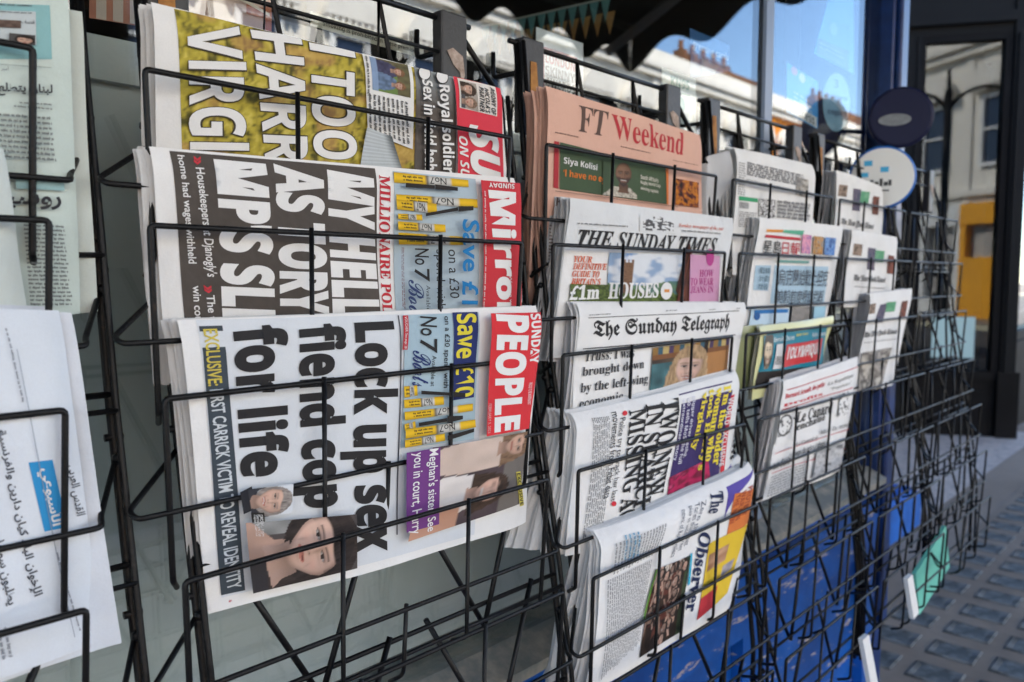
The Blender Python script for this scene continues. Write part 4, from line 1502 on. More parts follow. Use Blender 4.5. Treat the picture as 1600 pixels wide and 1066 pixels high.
# ---- folded Sunday paper with navy title, and its second copy behind
yt, yb = ypl(4, .006, .016)
P = Paper((947, 836), (1194, 727), (1149, 942), (922, 1085), yt, yb, bow=.003, top=.014, right=.008, left=.003, seed=6)
P.base()
P.ox, P.oy, P.k = 840, 560, .4744
P.quad([(620, 424), (745, 362), (738, 478), (612, 540)], '#55479a')
P.quad([(648, 446), (718, 400), (690, 540), (622, 580)], '#d0763a')
for i, t in enumerate(('THE NEW', 'WAR ON', 'PROTEST')):
    P.rt(t, (660 + 20 * i - 8, 452 - 14 * i), (676 + 20 * i - 8, 444 - 14 * i), (654 + 20 * i - 10, 540 - 14 * i), (638 + 20 * i - 10, 550 - 14 * i), col='#9a3f2a', style='b', cut=(4, 1))
def mag(u, v):
    c = lin('#d9b730')
    if .15 < u < .4 and .45 < v < .95:
        c = mix(lin('#8a5a3a'), lin('#c9a080'), nz(u * 18, v * 12, 2))
    if .45 < u < .62 and .15 < v < .5:
        c = mix(lin('#5a6a8a'), lin('#b9a9a0'), nz(u * 18, v * 12, 3))
    if u > .72 and v > .5:
        c = lin('#b8323a')
    return c
P.pic([(690, 540), (650, 780), (522, 862), (562, 610)], mag, (40, 30))
P.rt('Observer', (532, 566), (570, 580), (520, 830), (482, 838), col='#1f2a4d', style='s', off=.016)
P.rt('The', (562, 440), (606, 436), (600, 508), (558, 512), col='#1f2a4d', style='s', off=.012)
for i, (t, a, b, e) in enumerate((('news: of Rottweilers', 470, 500, 650), ('plea as wild street', 492, 488, 630), ('Tories that fleet', 514, 478, 612), ('Zero the', 536, 470, 580))):
    P.rt(t, (a, b), (a + 16, b - 6), (a - 20, e), (a - 36, e + 6), col=(.12, .13, .17), style='n', cut=(5, 1))
_r = random.Random(3)
_ppl = [(_r.uniform(.05, .95), _r.uniform(.12, .9), _r.uniform(.055, .085), _r.choice(('#3a221a', '#8a7a70', '#b9aca0', '#241612', '#5a2f24', '#cfc4b8')), _r.uniform(-.9, .9), _r.choice((1, .8, .5))) for _ in range(26)]
_ppl.sort(key=lambda p: p[1])
def crowd(u, v):
    c = mix(lin('#15100d'), lin('#3d2a1e'), nz(u * 9, v * 9, 5))
    if v < .12:
        c = mix(lin('#1c241a'), lin('#3c4a30'), nz(u * 14, v * 9, 3))
    for cx, cy, r, cl, tl, k in _ppl:
        if ((u - cx) / (r * 1.5)) ** 2 + ((v - cy - r * 2.2) / (r * 1.9)) ** 2 < 1:
            c = tuple(q * (.5 + .8 * nz(u * 30, v * 30, 6)) for q in lin(cl))
        if abs((v - cy - r * 1.6) - (u - cx) * tl) < r * .3 and abs(u - cx) < r * 2.3:
            c = tuple(q * k * (.7 + .5 * nz(u * 20, v * 20, 8)) for q in SKIN)
        c = head(u, v, cx, cy, r, tuple(q * k for q in SKIN), HAIRD, long=False, tilt=tl * .4) or c
    return c
P.pic([(500, 648), (464, 902), (332, 985), (385, 694)], crowd, (84, 90))
P.quad([(500, 642), (506, 640), (498, 742), (490, 748)], '#3aa6c4', (2, 6))
P.quad([(384, 696), (390, 694), (345, 870), (338, 874)], '#5f8a3a', (2, 10))
P.lines([(420, 540), (390, 640), (240, 716), (246, 610)], 16, chars=30, seed=5)
P.lines([(372, 660), (330, 940), (200, 1060), (222, 730)], 22, chars=70, seed=6, col=(.2, .2, .21))
P.quad([(326, 564), (336, 560), (336, 640), (322, 648)], '#4a9ac0', (2, 4)) if False else None
for i in range(4):
    P.rt(('Show, the drivers', 'When he says it all', 'fare meets the', 'Observer family'), (0, 0), (0, 0), (0, 0), (0, 0)) if False else P.lines([(330 - 14 * i, 566 + 4 * i), (328 - 14 * i, 650 + 6 * i), (316 - 14 * i, 656 + 6 * i), (318 - 14 * i, 572 + 4 * i)], 1, lin('#3a8ab0'), 22, seed=20 + i)
newspaper(P, 'folded Sunday paper with navy title and purple and orange corner, lowest in its rack', 11, seed=15, gap=.0012, flare=.010)
Q = Paper((935, 826), (1176, 714), (1160, 930), (915, 1070), yt + .020, yb + .014, bow=.003, top=.014, right=.008, left=.003, seed=7)
Q.base()
Q.ox, Q.oy, Q.k = 840, 560, .4744
Q.quad([(560, 424), (702, 346), (696, 400), (556, 470)], '#55479a')
Q.quad([(640, 372), (690, 348), (686, 384), (636, 408)], '#d0763a', (4, 3))
for i in range(3):
    Q.rt(('Zero', 'news', 'plea')[i], (400 + 44 * i, 492 - 22 * i), (424 + 44 * i, 480 - 22 * i), (420 + 44 * i, 540 - 22 * i), (396 + 44 * i, 552 - 22 * i), col='#2f4a8a', style='s', cut=0)
newspaper(Q, 'second copy of the navy-titled Sunday paper, its purple edge peeping over the front one', 9, seed=16, gap=.0012, flare=.014)

# ---- fourth rack
yt, yb = ypl(0, .008, .018)
P = Paper((1150, 230), (1276, 258), (1270, 430), (1146, 430), yt, yb, bow=.002, top=.006, right=.004, seed=8)
P.base()
P.ox, P.oy, P.k = 1100, 200, .2815
P.lines([(240, 188), (560, 262), (556, 330), (236, 262)], 6, chars=40, seed=1, fill=.8)
P.lines([(236, 280), (500, 340), (498, 356), (234, 296)], 2, chars=60, seed=2)
P.lines([(190, 185), (232, 195), (228, 380), (186, 370)], 14, chars=8, seed=3)
P.pic([(512, 270), (580, 290), (576, 390), (506, 370)], blotch([lin('#4a4440'), lin('#9a948c'), lin('#c5c0b8')], 5, 3), (20, 20))
P.quad([(192, 378), (296, 392), (296, 414), (192, 402)], '#3a9a6a', (4, 2))
P.pic([(196, 410), (246, 416), (244, 450), (194, 444)], blotch([(.2, .2, .2), (.4, .4, .4)], 5, 3), (10, 10))
P.pic([(302, 390), (392, 400), (388, 500), (298, 490)], lambda u, v: (.12, .11, .11) if _h(int(u * 22), int(v * 22), 4) > .45 else WHITE, (44, 44))
P.lines([(404, 400), (590, 420), (584, 520), (400, 500)], 5, chars=22, seed=6, fill=.7)
P.lines([(190, 460), (290, 470), (286, 560), (186, 550)], 8, chars=18, seed=7)
newspaper(P, 'white newspaper of dense grey type with a small green bar on its front', 5, seed=17)
copies(P, 2, 'newspaper copy behind the one with the green bar', 'newspapers behind the green bar', dy=.006, seed=18)
G = Paper((1112, 258), (1140, 236), (1160, 420), (1108, 420), yt + .004, yb + .02, bow=-.016, top=.002, right=0, left=.02, seed=9)
G.base((.55, .56, .58), 20, 20)
g = newspaper(G, 'grey newspaper sheet curling out sideways beside the pink broadsheet', 2, seed=19, incol=(.5, .5, .52))

yt, yb = ypl(1, .008, .018)
P = Paper((1190, 340), (1321, 354), (1286, 540), (1156, 545), yt, yb, bow=.002, top=.004, right=.002, seed=10)
P.base()
P.ox, P.oy, P.k = 1100, 200, .2815
P.quad([(390, 762), (690, 770), (664, 980), (366, 975)], '#a8c3d4', (10, 8))
P.quad([(285, 762), (372, 764), (352, 905), (270, 900)], '#a8c3d4', (6, 6))
P.quad([(344, 562), (440, 566), (432, 580), (342, 578)], '#d08a3a', (4, 2))
P.quad([(440, 566), (552, 570), (544, 596), (432, 580)], '#5aa88a', (4, 2))
P.quad([(336, 592), (532, 610), (530, 626), (334, 608)], '#b5303a', (4, 2))
P.text('星島', [(326, 620), (424, 628), (418, 702), (318, 694)], INK, 'n', off=.006)
P.text('日報', [(430, 628), (530, 638), (524, 710), (424, 702)], '#b5303a', 'n', off=.006)
P.pic([(540, 590), (590, 596), (582, 700), (532, 694)], blotch([lin('#b06a9a'), lin('#e0a0b0'), lin('#7a5aa0')], 6, 3), (14, 18))
P.pic([(602, 600), (656, 606), (648, 704), (594, 698)], blotch([lin('#7a4a2a'), lin('#c99a5a'), lin('#4a7a9a')], 6, 4), (14, 18))
P.pic([(664, 606), (724, 612), (714, 710), (656, 704)], blotch([lin('#3a6ab0'), lin('#7aa0d0'), lin('#2a4a8a')], 4, 5), (14, 18))
P.quad([(394, 732), (572, 738), (570, 752), (392, 746)], '#6a9a94', (4, 2))
P.text('烏克蘭給戰士坦克', [(404, 780), (684, 790), (668, 880), (396, 872)], (.06, .07, .09), 'n', off=.004)
P.text('美毅首度援助武器', [(388, 896), (658, 900), (644, 978), (380, 974)], (.06, .07, .09), 'n', off=.004)
for i, t in enumerate(('戰機', '計劃', '增援')):
    P.text(t, [(300 - 5 * i, 772 + 44 * i), (356 - 5 * i, 774 + 44 * i), (352 - 5 * i, 810 + 44 * i), (296 - 5 * i, 808 + 44 * i)], (.1, .16, .2), 'n')
P.up()
P.quad([(250, 1006), (460, 1000), (450, 1100), (230, 1110)], '#b9d0e0', (6, 4))
P.quad([(264, 1010), (452, 1004), (450, 1024), (262, 1032)], '#2a70b0', (6, 2))
P._add(uv, [list(range(20))], lin('#2a5a94'), [(262, 1020), (296, 1020), (294, 1066), (258, 1066)])
P.pic([(476, 996), (580, 990), (570, 1090), (462, 1096)], blotch([(.2, .19, .18), (.32, .3, .28)], 4, 3), (10, 10))
P.quad([(596, 990), (660, 988), (650, 1080), (588, 1084)], '#9ac4d8', (4, 4))
newspaper(P, 'Chinese newspaper with a red and black title and pale blue headline panel', 6, seed=21)
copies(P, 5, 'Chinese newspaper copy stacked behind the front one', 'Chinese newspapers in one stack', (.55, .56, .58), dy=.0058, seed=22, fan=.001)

yt, yb = ypl(2, .007, .014)
P = Paper((1191, 511), (1307, 494), (1278, 600), (1172, 625), yt, yb, bow=.002, top=.004, right=.002, seed=11, mt='gloss')
P.base(lin('#cfcf9a'))
P.ox, P.oy, P.k = 1120, 440, .3376
P.quad([(230, 244), (512, 208), (488, 388), (190, 418)], '#1c7f97')
P.quad([(190, 418), (488, 388), (470, 470), (170, 500)], '#26201e')
P.quad([(322, 292), (488, 262), (474, 362), (304, 398)], '#c9353a')
P.text("l'OLYMPIQUE", [(330, 302), (474, 276), (466, 346), (318, 374)], WHITE, 'b', off=.02)
P.text('Benoit Chêne', [(262, 258), (356, 246), (354, 268), (260, 280)], (.6, .7, .72), 'b')
P.text('Belle France', [(366, 240), (420, 232), (418, 246), (364, 254)], '#d8cf6a', 'b')
P.text('Kolo à nous', [(440, 236), (502, 228), (500, 248), (438, 256)], (.7, .75, .76), 'b')
P.up()
P.pic([(214, 250), (262, 244), (244, 400), (200, 408)], lambda u, v: head(u, v, .5, .5, .5, (.62, .5, .35), HAIRD, long=False, beard=(.06, .04, .03)) or lin('#1c7f97'), (26, 40))
P.quad([(272, 290), (308, 286), (292, 400), (252, 406)], '#d8d8d8')
for i in range(5):
    P.quad([(270 + i * 5, 344), (272 + i * 5, 344), (264 + i * 5, 384), (262 + i * 5, 384)], '#444444', (1, 2))
newspaper(P, 'glossy magazine with teal cover and red title box above the French newspaper', 4, name='magazine', seed=23, incol=(.5, .5, .4), cat='magazine')
Y_ = Paper((1146, 511), (1196, 507), (1182, 600), (1130, 618), yt + .012, yb + .012, bow=.001, top=.002, right=0, seed=12, mt='gloss')
Y_.base(lin('#878d63'), 12, 12)
newspaper(Y_, 'plain olive yellow magazine cover edge standing left of the teal magazine', 2, name='magazine', seed=24, incol=(.4, .4, .3), cat='magazine')

yt, yb = ypl(3, .008, .014)
P = Paper((1225, 595), (1346, 558), (1310, 737), (1192, 783), yt, yb, bow=.002, top=.003, right=.002, seed=13)
P.base()
P.ox, P.oy, P.k = 1120, 440, .3376
P.text('Bernard Arnault, des petits', [(318, 520), (500, 462), (496, 492), (314, 550)], '#c23b45', 's', off=.02)
P.text('profits', [(310, 562), (490, 512), (488, 530), (306, 582)], '#c23b45', 's', off=.02)
P.text('La République', [(516, 466), (632, 424), (628, 446), (512, 486)], (.2, .2, .2), 's')
P.text('"Populaire"', [(526, 492), (622, 460), (620, 478), (524, 508)], (.2, .2, .2), 's')
P.text('Le Canard', [(374, 604), (540, 556), (532, 608), (364, 658)], (.04, .04, .04), 's', off=.02)
P.text('enchaîné', [(372, 656), (504, 608), (498, 642), (366, 692)], (.04, .04, .04), 's', off=.02)
P.up()
for q in ([(322, 500), (650, 392), (650, 396), (322, 504)], [(300, 590), (628, 488), (628, 492), (300, 594)]):
    P.quad(q, '#b8404a', (10, 1))
for q in ([(258, 608), (366, 574), (366, 577), (258, 611)], [(258, 608), (261, 608), (246, 764), (243, 764)], [(366, 574), (369, 574), (352, 730), (349, 730)]):
    P.quad(q, '#333333', (4, 1))
P.pic([(266, 616), (358, 588), (346, 728), (254, 756)], lambda u, v: (.1, .1, .1) if abs(((u - .5) / .34) ** 2 + ((v - .45) / .33) ** 2 - 1) < .2 or (nz(u * 14, v * 14, 3) > .72 and .2 < v < .8) else WHITE, (40, 40))
P.pic([(564, 520), (614, 504), (600, 610), (552, 626)], lambda u, v: (.14, .14, .14) if nz(u * 10, v * 14, 5) > .6 else WHITE, (24, 30))
P.text('Le Canard de', [(356, 744), (460, 708), (458, 726), (354, 762)], (.1, .1, .1), 'si')
P.text('Mais là, nous', [(470, 690), (604, 646), (602, 670), (468, 712)], (.1, .1, .1), 'si')
P.up()
for q in ([(244, 800), (600, 680), (600, 683), (244, 803)], [(226, 890), (580, 770), (580, 773), (226, 893)]):
    P.quad(q, '#b8404a', (10, 1))
P.text("dîner d'août", [(236, 836), (330, 802), (326, 842), (230, 876)], (.06, .06, .06), 's', off=.01)
P.text('coups de grâce', [(340, 784), (440, 748), (436, 782), (336, 818)], (.06, .06, .06), 's', off=.01)
P.text('dans la', [(456, 742), (510, 722), (506, 752), (452, 772)], (.06, .06, .06), 's', off=.01)
P.pic([(450, 790), (580, 744), (560, 870), (430, 910)], blotch([(.3, .3, .3), (.55, .55, .55), (.12, .12, .12)], 5, 7), (24, 24))
P.lines([(224, 904), (420, 830), (404, 930), (206, 1000)], 8, chars=40, seed=3)
newspaper(P, 'French satirical newspaper with red headlines and a boxed cartoon', 4, seed=25)
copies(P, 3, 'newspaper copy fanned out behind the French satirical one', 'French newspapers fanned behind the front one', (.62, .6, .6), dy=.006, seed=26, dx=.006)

# ---- fifth rack: three copies of one American paper
def ameri(k, q, crop, title, pics, label, sd, bottom=None):
    yt, yb = ypl(k, .008, .016)
    P = Paper(*q, yt, yb, bow=.002, top=.003, right=.003, seed=sd)
    P.base(WHITE, 28, 24)
    P.ox, P.oy, P.k = crop
    for qd, cols in pics:
        P.pic(qd, blotch([lin(c) for c in cols], 4, sd), (10, 10))
    P.text('The New York Times', title, (.04, .04, .04), 'f', off=.012)
    P.up()
    (x0, y0), (x1, y1), (x2, y2), (x3, y3) = title
    h = y3 - y0
    P.quad([(x3, y3 + h * .5), (x2, y2 + h * .5), (x2, y2 + h * .56), (x3, y3 + h * .56)], '#555555', (8, 1))
    if bottom:
        P.pic(bottom, blotch([lin('#6b6a6c'), lin('#a8a29a'), lin('#55504c'), lin('#c9c3b8')], 4, 9), (24, 24))
    newspaper(P, label, 4, seed=sd, group=None)
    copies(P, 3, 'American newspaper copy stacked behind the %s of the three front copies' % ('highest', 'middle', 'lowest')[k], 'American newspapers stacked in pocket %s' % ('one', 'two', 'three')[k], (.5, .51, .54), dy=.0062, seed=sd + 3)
s1 = (1100, 200, .2815)
def pics(dx, dy, k):
    return [([(x0 * k + dx, y0 * k + dy), (x1 * k + dx, (y0 + 6) * k + dy), ((x1 - 8) * k + dx, (y1 + 6) * k + dy), ((x0 - 8) * k + dx, y1 * k + dy)], c) for (x0, x1, y0, y1, c) in
            ((26, 74, 86, 150, ('#4a3f38', '#a08a78', '#2a2422')), (104, 146, 108, 230, ('#45455e', '#6a6070', '#38465c')), (146, 194, 122, 184, ('#4f9068', '#5c9c74', '#79ab88')), (214, 246, 150, 250, ('#3a2a22', '#8a5040', '#1e1a1a')))]
ameri(0, ((1310, 266), (1384, 293), (1378, 400), (1296, 400)), s1, [(762, 498), (940, 530), (932, 572), (756, 540)], pics(724, 228, 1), 'copy of the gothic-titled American newspaper, highest of three', 31)
ameri(1, ((1331, 359), (1407, 371), (1394, 480), (1314, 480)), s1, [(832, 812), (1004, 826), (998, 868), (826, 856)], pics(806, 556, 1), 'copy of the gothic-titled American newspaper, middle of three', 32)
ameri(2, ((1360, 459), (1428, 451), (1397, 602), (1335, 612)), (1120, 440, .3376), [(682, 232), (834, 216), (826, 248), (674, 266)],
      [([(700, 106), (736, 100), (730, 148), (694, 152)], ('#4a3f38', '#a08a78', '#2a2422')), ([(756, 108), (788, 100), (766, 188), (728, 194)], ('#45455e', '#6a6070', '#38465c')), ([(784, 96), (828, 92), (820, 138), (778, 142)], ('#4f9068', '#5c9c74', '#79ab88')), ([(856, 92), (882, 88), (868, 170), (842, 172)], ('#3a2a22', '#8a5040', '#1e1a1a'))],
      'copy of the gothic-titled American newspaper, lowest of three', 33, [(666, 330), (806, 304), (754, 500), (646, 514)])

# ---- leftmost rack: Arabic papers
PALE = (.55, .64, .60)
yt, yb = ypl(0, .010, .016)
P = Paper((-330, -90), (108, -12), (128, 490), (-300, 540), yt, yb, bow=.002, top=.002, right=.003, seed=14)
P.base(PALE)
P.ox, P.oy, P.k = 0, 0, .28125
P.quad([(-300, 0), (275, 30), (288, 330), (-300, 330)], '#86b3b6')
P.quad([(-200, 50), (196, 66), (200, 250), (-200, 240)], '#b9c3c6')
P.lines([(-100, 14), (190, 28), (190, 42), (-100, 28)], 1, (.1, .12, .13), 16, seed=1)
P.lines([(-60, 56), (184, 70), (184, 82), (-60, 70)], 1, (.1, .12, .13), 26, seed=2)
P.text(arabic('قصف'), [(114, 108), (188, 114), (188, 136), (114, 130)], (.06, .06, .07), 'n')
P.up()
P.pic([(-60, 108), (112, 118), (112, 160), (-60, 152)], blotch([lin('#4a3a34'), lin('#6a5a50')], 5, 2), (12, 10))
P.pic([(46, 186), (190, 200), (190, 256), (44, 240)], lambda u, v: head(u, v, .6, .6, .4, SKIN, HAIRD, long=False) or lin('#4c4a4a'), (24, 18))
P.quad([(-300, 344), (280, 378), (280, 380), (-300, 347)], '#5a6a68', (8, 1))
P.text(arabic('أمير'), [(0, 368), (42, 372), (40, 402), (0, 398)], (.08, .08, .09), 'n')
P.text(arabic('لبنان يتطلع'), [(-20, 460), (284, 474), (284, 546), (-20, 534)], (.03, .03, .035), 'n', off=.028)
P.up()
P.lines([(100, 566), (286, 578), (288, 594), (100, 582)], 1, (.12, .13, .13), 22, seed=3)
P.lines([(70, 586), (286, 602), (288, 618), (70, 602)], 1, (.12, .13, .13), 24, seed=4)
P.lines([(-100, 620), (300, 650), (312, 906), (-60, 880)], 9, (.12, .13, .13), 44, seed=5, fill=.42)
P.quad([(80, 960), (345, 985), (350, 1062), (80, 1050)], '#8fb0b2', (8, 3))
P.text(arabic('روسيا'), [(-20, 1040), (330, 1050), (330, 1170), (-20, 1160)], (.03, .03, .035), 'n', off=.028)
P.up()
P.lines([(120, 1240), (350, 1250), (400, 1700), (160, 1700)], 20, (.12, .13, .13), 22, seed=6, fill=.42)
newspaper(P, 'pale green tinted Arabic newspaper in the top pocket of the leftmost rack', 5, seed=41, incol=(.6, .66, .63))
copies(P, 2, 'Arabic newspaper copy behind the pale green tinted one', 'Arabic newspapers behind the pale green one', (.6, .66, .63), dy=.007, seed=42)
Q = Paper((-330, -100), (126, 20), (149, 486), (-300, 550), yt + .011, yb + .011, bow=.002, top=.002, right=-.004, seed=17)
Q.base((.58, .64, .60), 24, 24)
newspaper(Q, 'pale Arabic newspaper copy reaching out to the right behind the green tinted one', 4, seed=46, incol=(.58, .62, .6))
yt, yb = ypl(1, .008, .014)
P = Paper((-330, 190), (8, 232), (46, 480), (-300, 600), yt, yb, bow=.002, top=.002, right=.004, seed=15)
P.base((.58, .64, .62), 24, 20)
newspaper(P, 'Arabic newspaper at the very left edge with only its bare right margin in the picture', 4, seed=43, incol=(.55, .6, .6))
yt, yb = ypl(2, .008, .010)
P = Paper((-330, 470), (98, 486), (166, 1002), (-300, 1160), yt, yb, bow=.003, top=.004, right=.004, seed=16)
BLW = (.66, .71, .77)
P.base(BLW)
P.ox, P.oy, P.k = 0, 460, .5687
P.quad([(78, 462), (144, 454), (184, 640), (122, 652)], '#2f8dc6')
P.rt(arabic('الأسبوعي'), (92, 646), (136, 642), (132, 466), (88, 470), col=WHITE, style='n', off=.02) if False else P.text(arabic('الأسبوعي'), [(148, 474), (178, 630), (130, 640), (98, 480)], WHITE, 'n', off=.025, cut=(4, 2))
P.text(arabic('القدس العربي'), [(208, 464), (234, 604), (196, 612), (172, 474)], (.04, .045, .06), 'n', off=.014, cut=(4, 2))
for t, q in (('الإخوان البلد كيان دارين والفرنسية', [(14, 370), (118, 822), (84, 834), (-14, 376)]), ('يطلبون سوريا مجددا بالحرب', [(-30, 470), (46, 846), (14, 858), (-62, 480)])):
    P.text(arabic(t), q, (.04, .045, .06), 'n', off=.022, cut=(10, 1))
P.up()
P.lines([(20, 92), (70, 310), (60, 312), (10, 94)], 1, (.2, .22, .26), 40, seed=1)
P.lines([(160, 706), (226, 930), (218, 934), (150, 710)], 1, (.2, .22, .26), 40, seed=2)
P.lines([(20, 910), (40, 1000), (-20, 1020), (-30, 930)], 3, (.2, .22, .26), 20, seed=3)
P.quad([(44, 150), (46, 150), (205, 940), (203, 941)], '#8a94a2', (2, 20))
newspaper(P, 'large bluish white Arabic newspaper with a bright blue title box, lower left', 5, seed=44, incol=(.62, .66, .72))
copies(P, 2, 'Arabic newspaper copy behind the one with the blue title box', 'Arabic newspapers behind the blue title box', (.6, .64, .7), dy=.005, start=.008, seed=45)

Q = Paper((-330, 474), (112, 489), (184, 1000), (-300, 1175), yt + .007, yb + .007, bow=.003, top=.003, right=-.004, seed=18)
Q.base((.62, .66, .72), 24, 24)
newspaper(Q, 'bluish white Arabic newspaper copy jutting out right of the one with the blue box', 6, seed=47, incol=(.62, .66, .72))

# ================================================================== POSTERS, SIGNS AND SMALL THINGS
def sheet(name, label, cat, q, Y, base, draw=None, mt='gloss', n=(16, 16), th=.0012):
    """flat card standing or stuck at depth Y, drawn like the pages but flat, with a back"""
    P = Paper(*q, Y, Y, bow=0, top=0, right=0, wob=0, mt=mt)
    P.base(lin(base), *n)
    if draw:
        draw(P)
    i0 = len(P.V)
    back = [P.surf(0, 0, -th), P.surf(1, 0, -th), P.surf(1, 1, -th), P.surf(0, 1, -th)]
    fr = [P.surf(0, 0), P.surf(1, 0), P.surf(1, 1), P.surf(0, 1)]
    P.V += back + fr
    for f in ((3, 2, 1, 0), (4, 5, 1, 0), (5, 6, 2, 1), (6, 7, 3, 2), (7, 4, 0, 3)):
        P.Fc.append([i0 + k for k in f])
        P.Cl.append([lin(base)] * 4)
    o = P.mesh(name, None, smooth=False)
    tag(o, label, cat)
    return centre(o)

def dr_smoke(P):
    P.quad([(494, 24), (592, 54), (592, 70), (494, 40)], '#d9d3b0', (6, 2))
    P.text('Smoking is prohibited in', [(516, 34), (590, 57), (590, 66), (516, 43)], (.04, .04, .04), 'b')
sheet('no_smoking_sign', 'cream sign strip against smoking stuck on the window above the grassy tabloid', 'sign', ((486, 18), (662, 72), (662, 92), (486, 40)), GLASS_Y + .018, '#c8c5b4',
      lambda P: (P.text('Smoking is prohibited in these premises', [(504, 32), (652, 77), (652, 86), (504, 42)], (.05, .05, .05), 'b'), P.up()))
def dr_lon(P):
    for q in ([(847, 72), (901, 90), (901, 94), (847, 76)], [(847, 72), (850, 73), (850, 160), (847, 160)], [(898, 90), (901, 91), (901, 170), (898, 170)]):
        P.quad(q, '#a8303c', (6, 1))
    for i, (t, c) in enumerate((('LONDON', '#a8303c'), ('SKINNY', '#222226'), ('AWARDS', '#222226'))):
        P.text(t, [(851, 82 + 19 * i), (897, 98 + 18 * i), (897, 113 + 18 * i), (851, 98 + 19 * i)], c, 'b', off=.01)
    P.up()
sheet('awards_poster', 'pale poster with a red-framed awards title standing behind the pink broadsheet', 'poster', ((838, 42), (911, 68), (911, 180), (838, 170)), GLASS_Y + .03, '#cfd6da', dr_lon)
def dr_kn(P):
    P.text('KN95', [(1048, 118), (1077, 127), (1077, 142), (1048, 134)], '#1d7f6a', 'b', off=.02)
    P.quad([(1046, 140), (1078, 149), (1078, 151), (1046, 142)], '#1d7f6a', (4, 1))
    P._add(uv, [list(range(20))], lin('#4aa896'), [(1058, 150), (1070, 154), (1070, 176), (1058, 172)])
    for i in range(3):
        P.lines([(1046, 180 + 8 * i), (1080, 188 + 8 * i), (1080, 192 + 8 * i), (1046, 184 + 8 * i)], 1, lin('#4a9a8c'), 14, seed=i)
sheet('mask_poster', 'white poster with green mask lettering behind the top wires of the third rack', 'poster', ((1035, 106), (1087, 124), (1087, 215), (1035, 200)), GLASS_Y + .03, '#d9e0dd', dr_kn)
def dr_gc(P):
    P.text('greeting cards', [(1082, 60), (1138, 84), (1138, 98), (1082, 78)], (.55, .65, .72), 'n', off=.008)
    P.quad([(1096, 90), (1124, 104), (1112, 120), (1096, 122)], '#5a8fb8', (4, 4))
sheet('card_sign', 'blue sign about greeting cards hanging inside the dark window', 'sign', ((1078, 44), (1139, 70), (1139, 112), (1080, 122)), GLASS_Y + .06, '#155a96', dr_gc)
sheet('wall_picture', 'small mint green picture inside the window beside the greeting sign', 'picture', ((1098, 44), (1128, 20), (1126, 62), (1100, 50)), GLASS_Y + .5, '#5a9a86')
sheet('wall_notice', 'small beige notice inside the window near the pale mullion', 'notice', ((1146, 10), (1164, 14), (1164, 56), (1146, 52)), GLASS_Y + .4, '#a8a496')
def dr_b1(P):
    P.quad([(1296, 34), (1327, 40), (1327, 84), (1294, 60)], '#1f8fcb', (4, 4))
    P._add(uv, [list(range(20))], lin('#6ab4dc'), [(1296, 34), (1308, 36), (1308, 58), (1296, 54)])
    P.quad([(1276, 58), (1325, 80), (1325, 112), (1276, 84)], '#2a68b4', (4, 4))
    P.lines([(1280, 64), (1320, 84), (1320, 96), (1280, 76)], 2, lin('#8ab0dc'), 18, seed=2)
sheet('blue_poster', 'tall blue poster in the window beside the dark blue pillar', 'poster', ((1300, -20), (1334, -14), (1334, 116), (1272, 84)), GLASS_Y + .012, '#2a9ae6', dr_b1)
def dr_b2(P):
    P._add(uv, [list(range(20))], lin('#d070b0'), [(1236, 102), (1246, 106), (1246, 120), (1236, 116)])
    P._add(uv, [list(range(20))], lin('#d8dce0'), [(1248, 112), (1258, 116), (1258, 132), (1248, 128)])
    P.lines([(1240, 140), (1272, 160), (1272, 182), (1240, 162)], 3, lin('#a8d0ea'), 10, seed=5)
    P.quad([(1236, 160), (1276, 184), (1276, 200), (1236, 176)], '#dfe4e4', (4, 2))
    P.text('access', [(1240, 165), (1272, 185), (1272, 196), (1240, 176)], (.06, .07, .09), 'b')
sheet('cyan_poster', 'sky blue poster with a pink dot and white strip in the window', 'poster', ((1230, 98), (1278, 128), (1278, 202), (1230, 176)), GLASS_Y + .012, '#1f9ae8', dr_b2)
bm = bmesh.new()
c0 = at(1307, 158, GLASS_Y + .012)
pts = []
for k in range(28):
    a = 6.2832 * k / 28
    pts.append(at(1307 + 21 * math.cos(a), 160 + 46 * math.sin(a), GLASS_Y + .012))
slab(bm, pts, (0, .001, 0))
stk = obj('round_sticker', bm, mat('pale_blue_vinyl', '#86b4cf', .5))
tag(stk, 'round pale blue sticker on the window offering copies', 'sticker')
centre(stk)
PS = Paper((1284, 112), (1330, 118), (1330, 208), (1284, 204), GLASS_Y + .0115, GLASS_Y + .0115, bow=0, top=0, right=0, wob=0)
PS.lay = 1
PS.text('3', [(1303, 124), (1310, 125), (1310, 138), (1303, 137)], (.08, .14, .22), 'b')
PS.text('business', [(1292, 144), (1324, 150), (1324, 158), (1292, 152)], (.08, .14, .22), 'b')
PS.text('copies', [(1293, 168), (1323, 173), (1323, 186), (1293, 181)], (.08, .14, .22), 'b')
lt = PS.mesh('lettering', None, smooth=False)
lt.data.transform(Matrix.Translation(-Vector(stk.location)))
lt.parent = stk
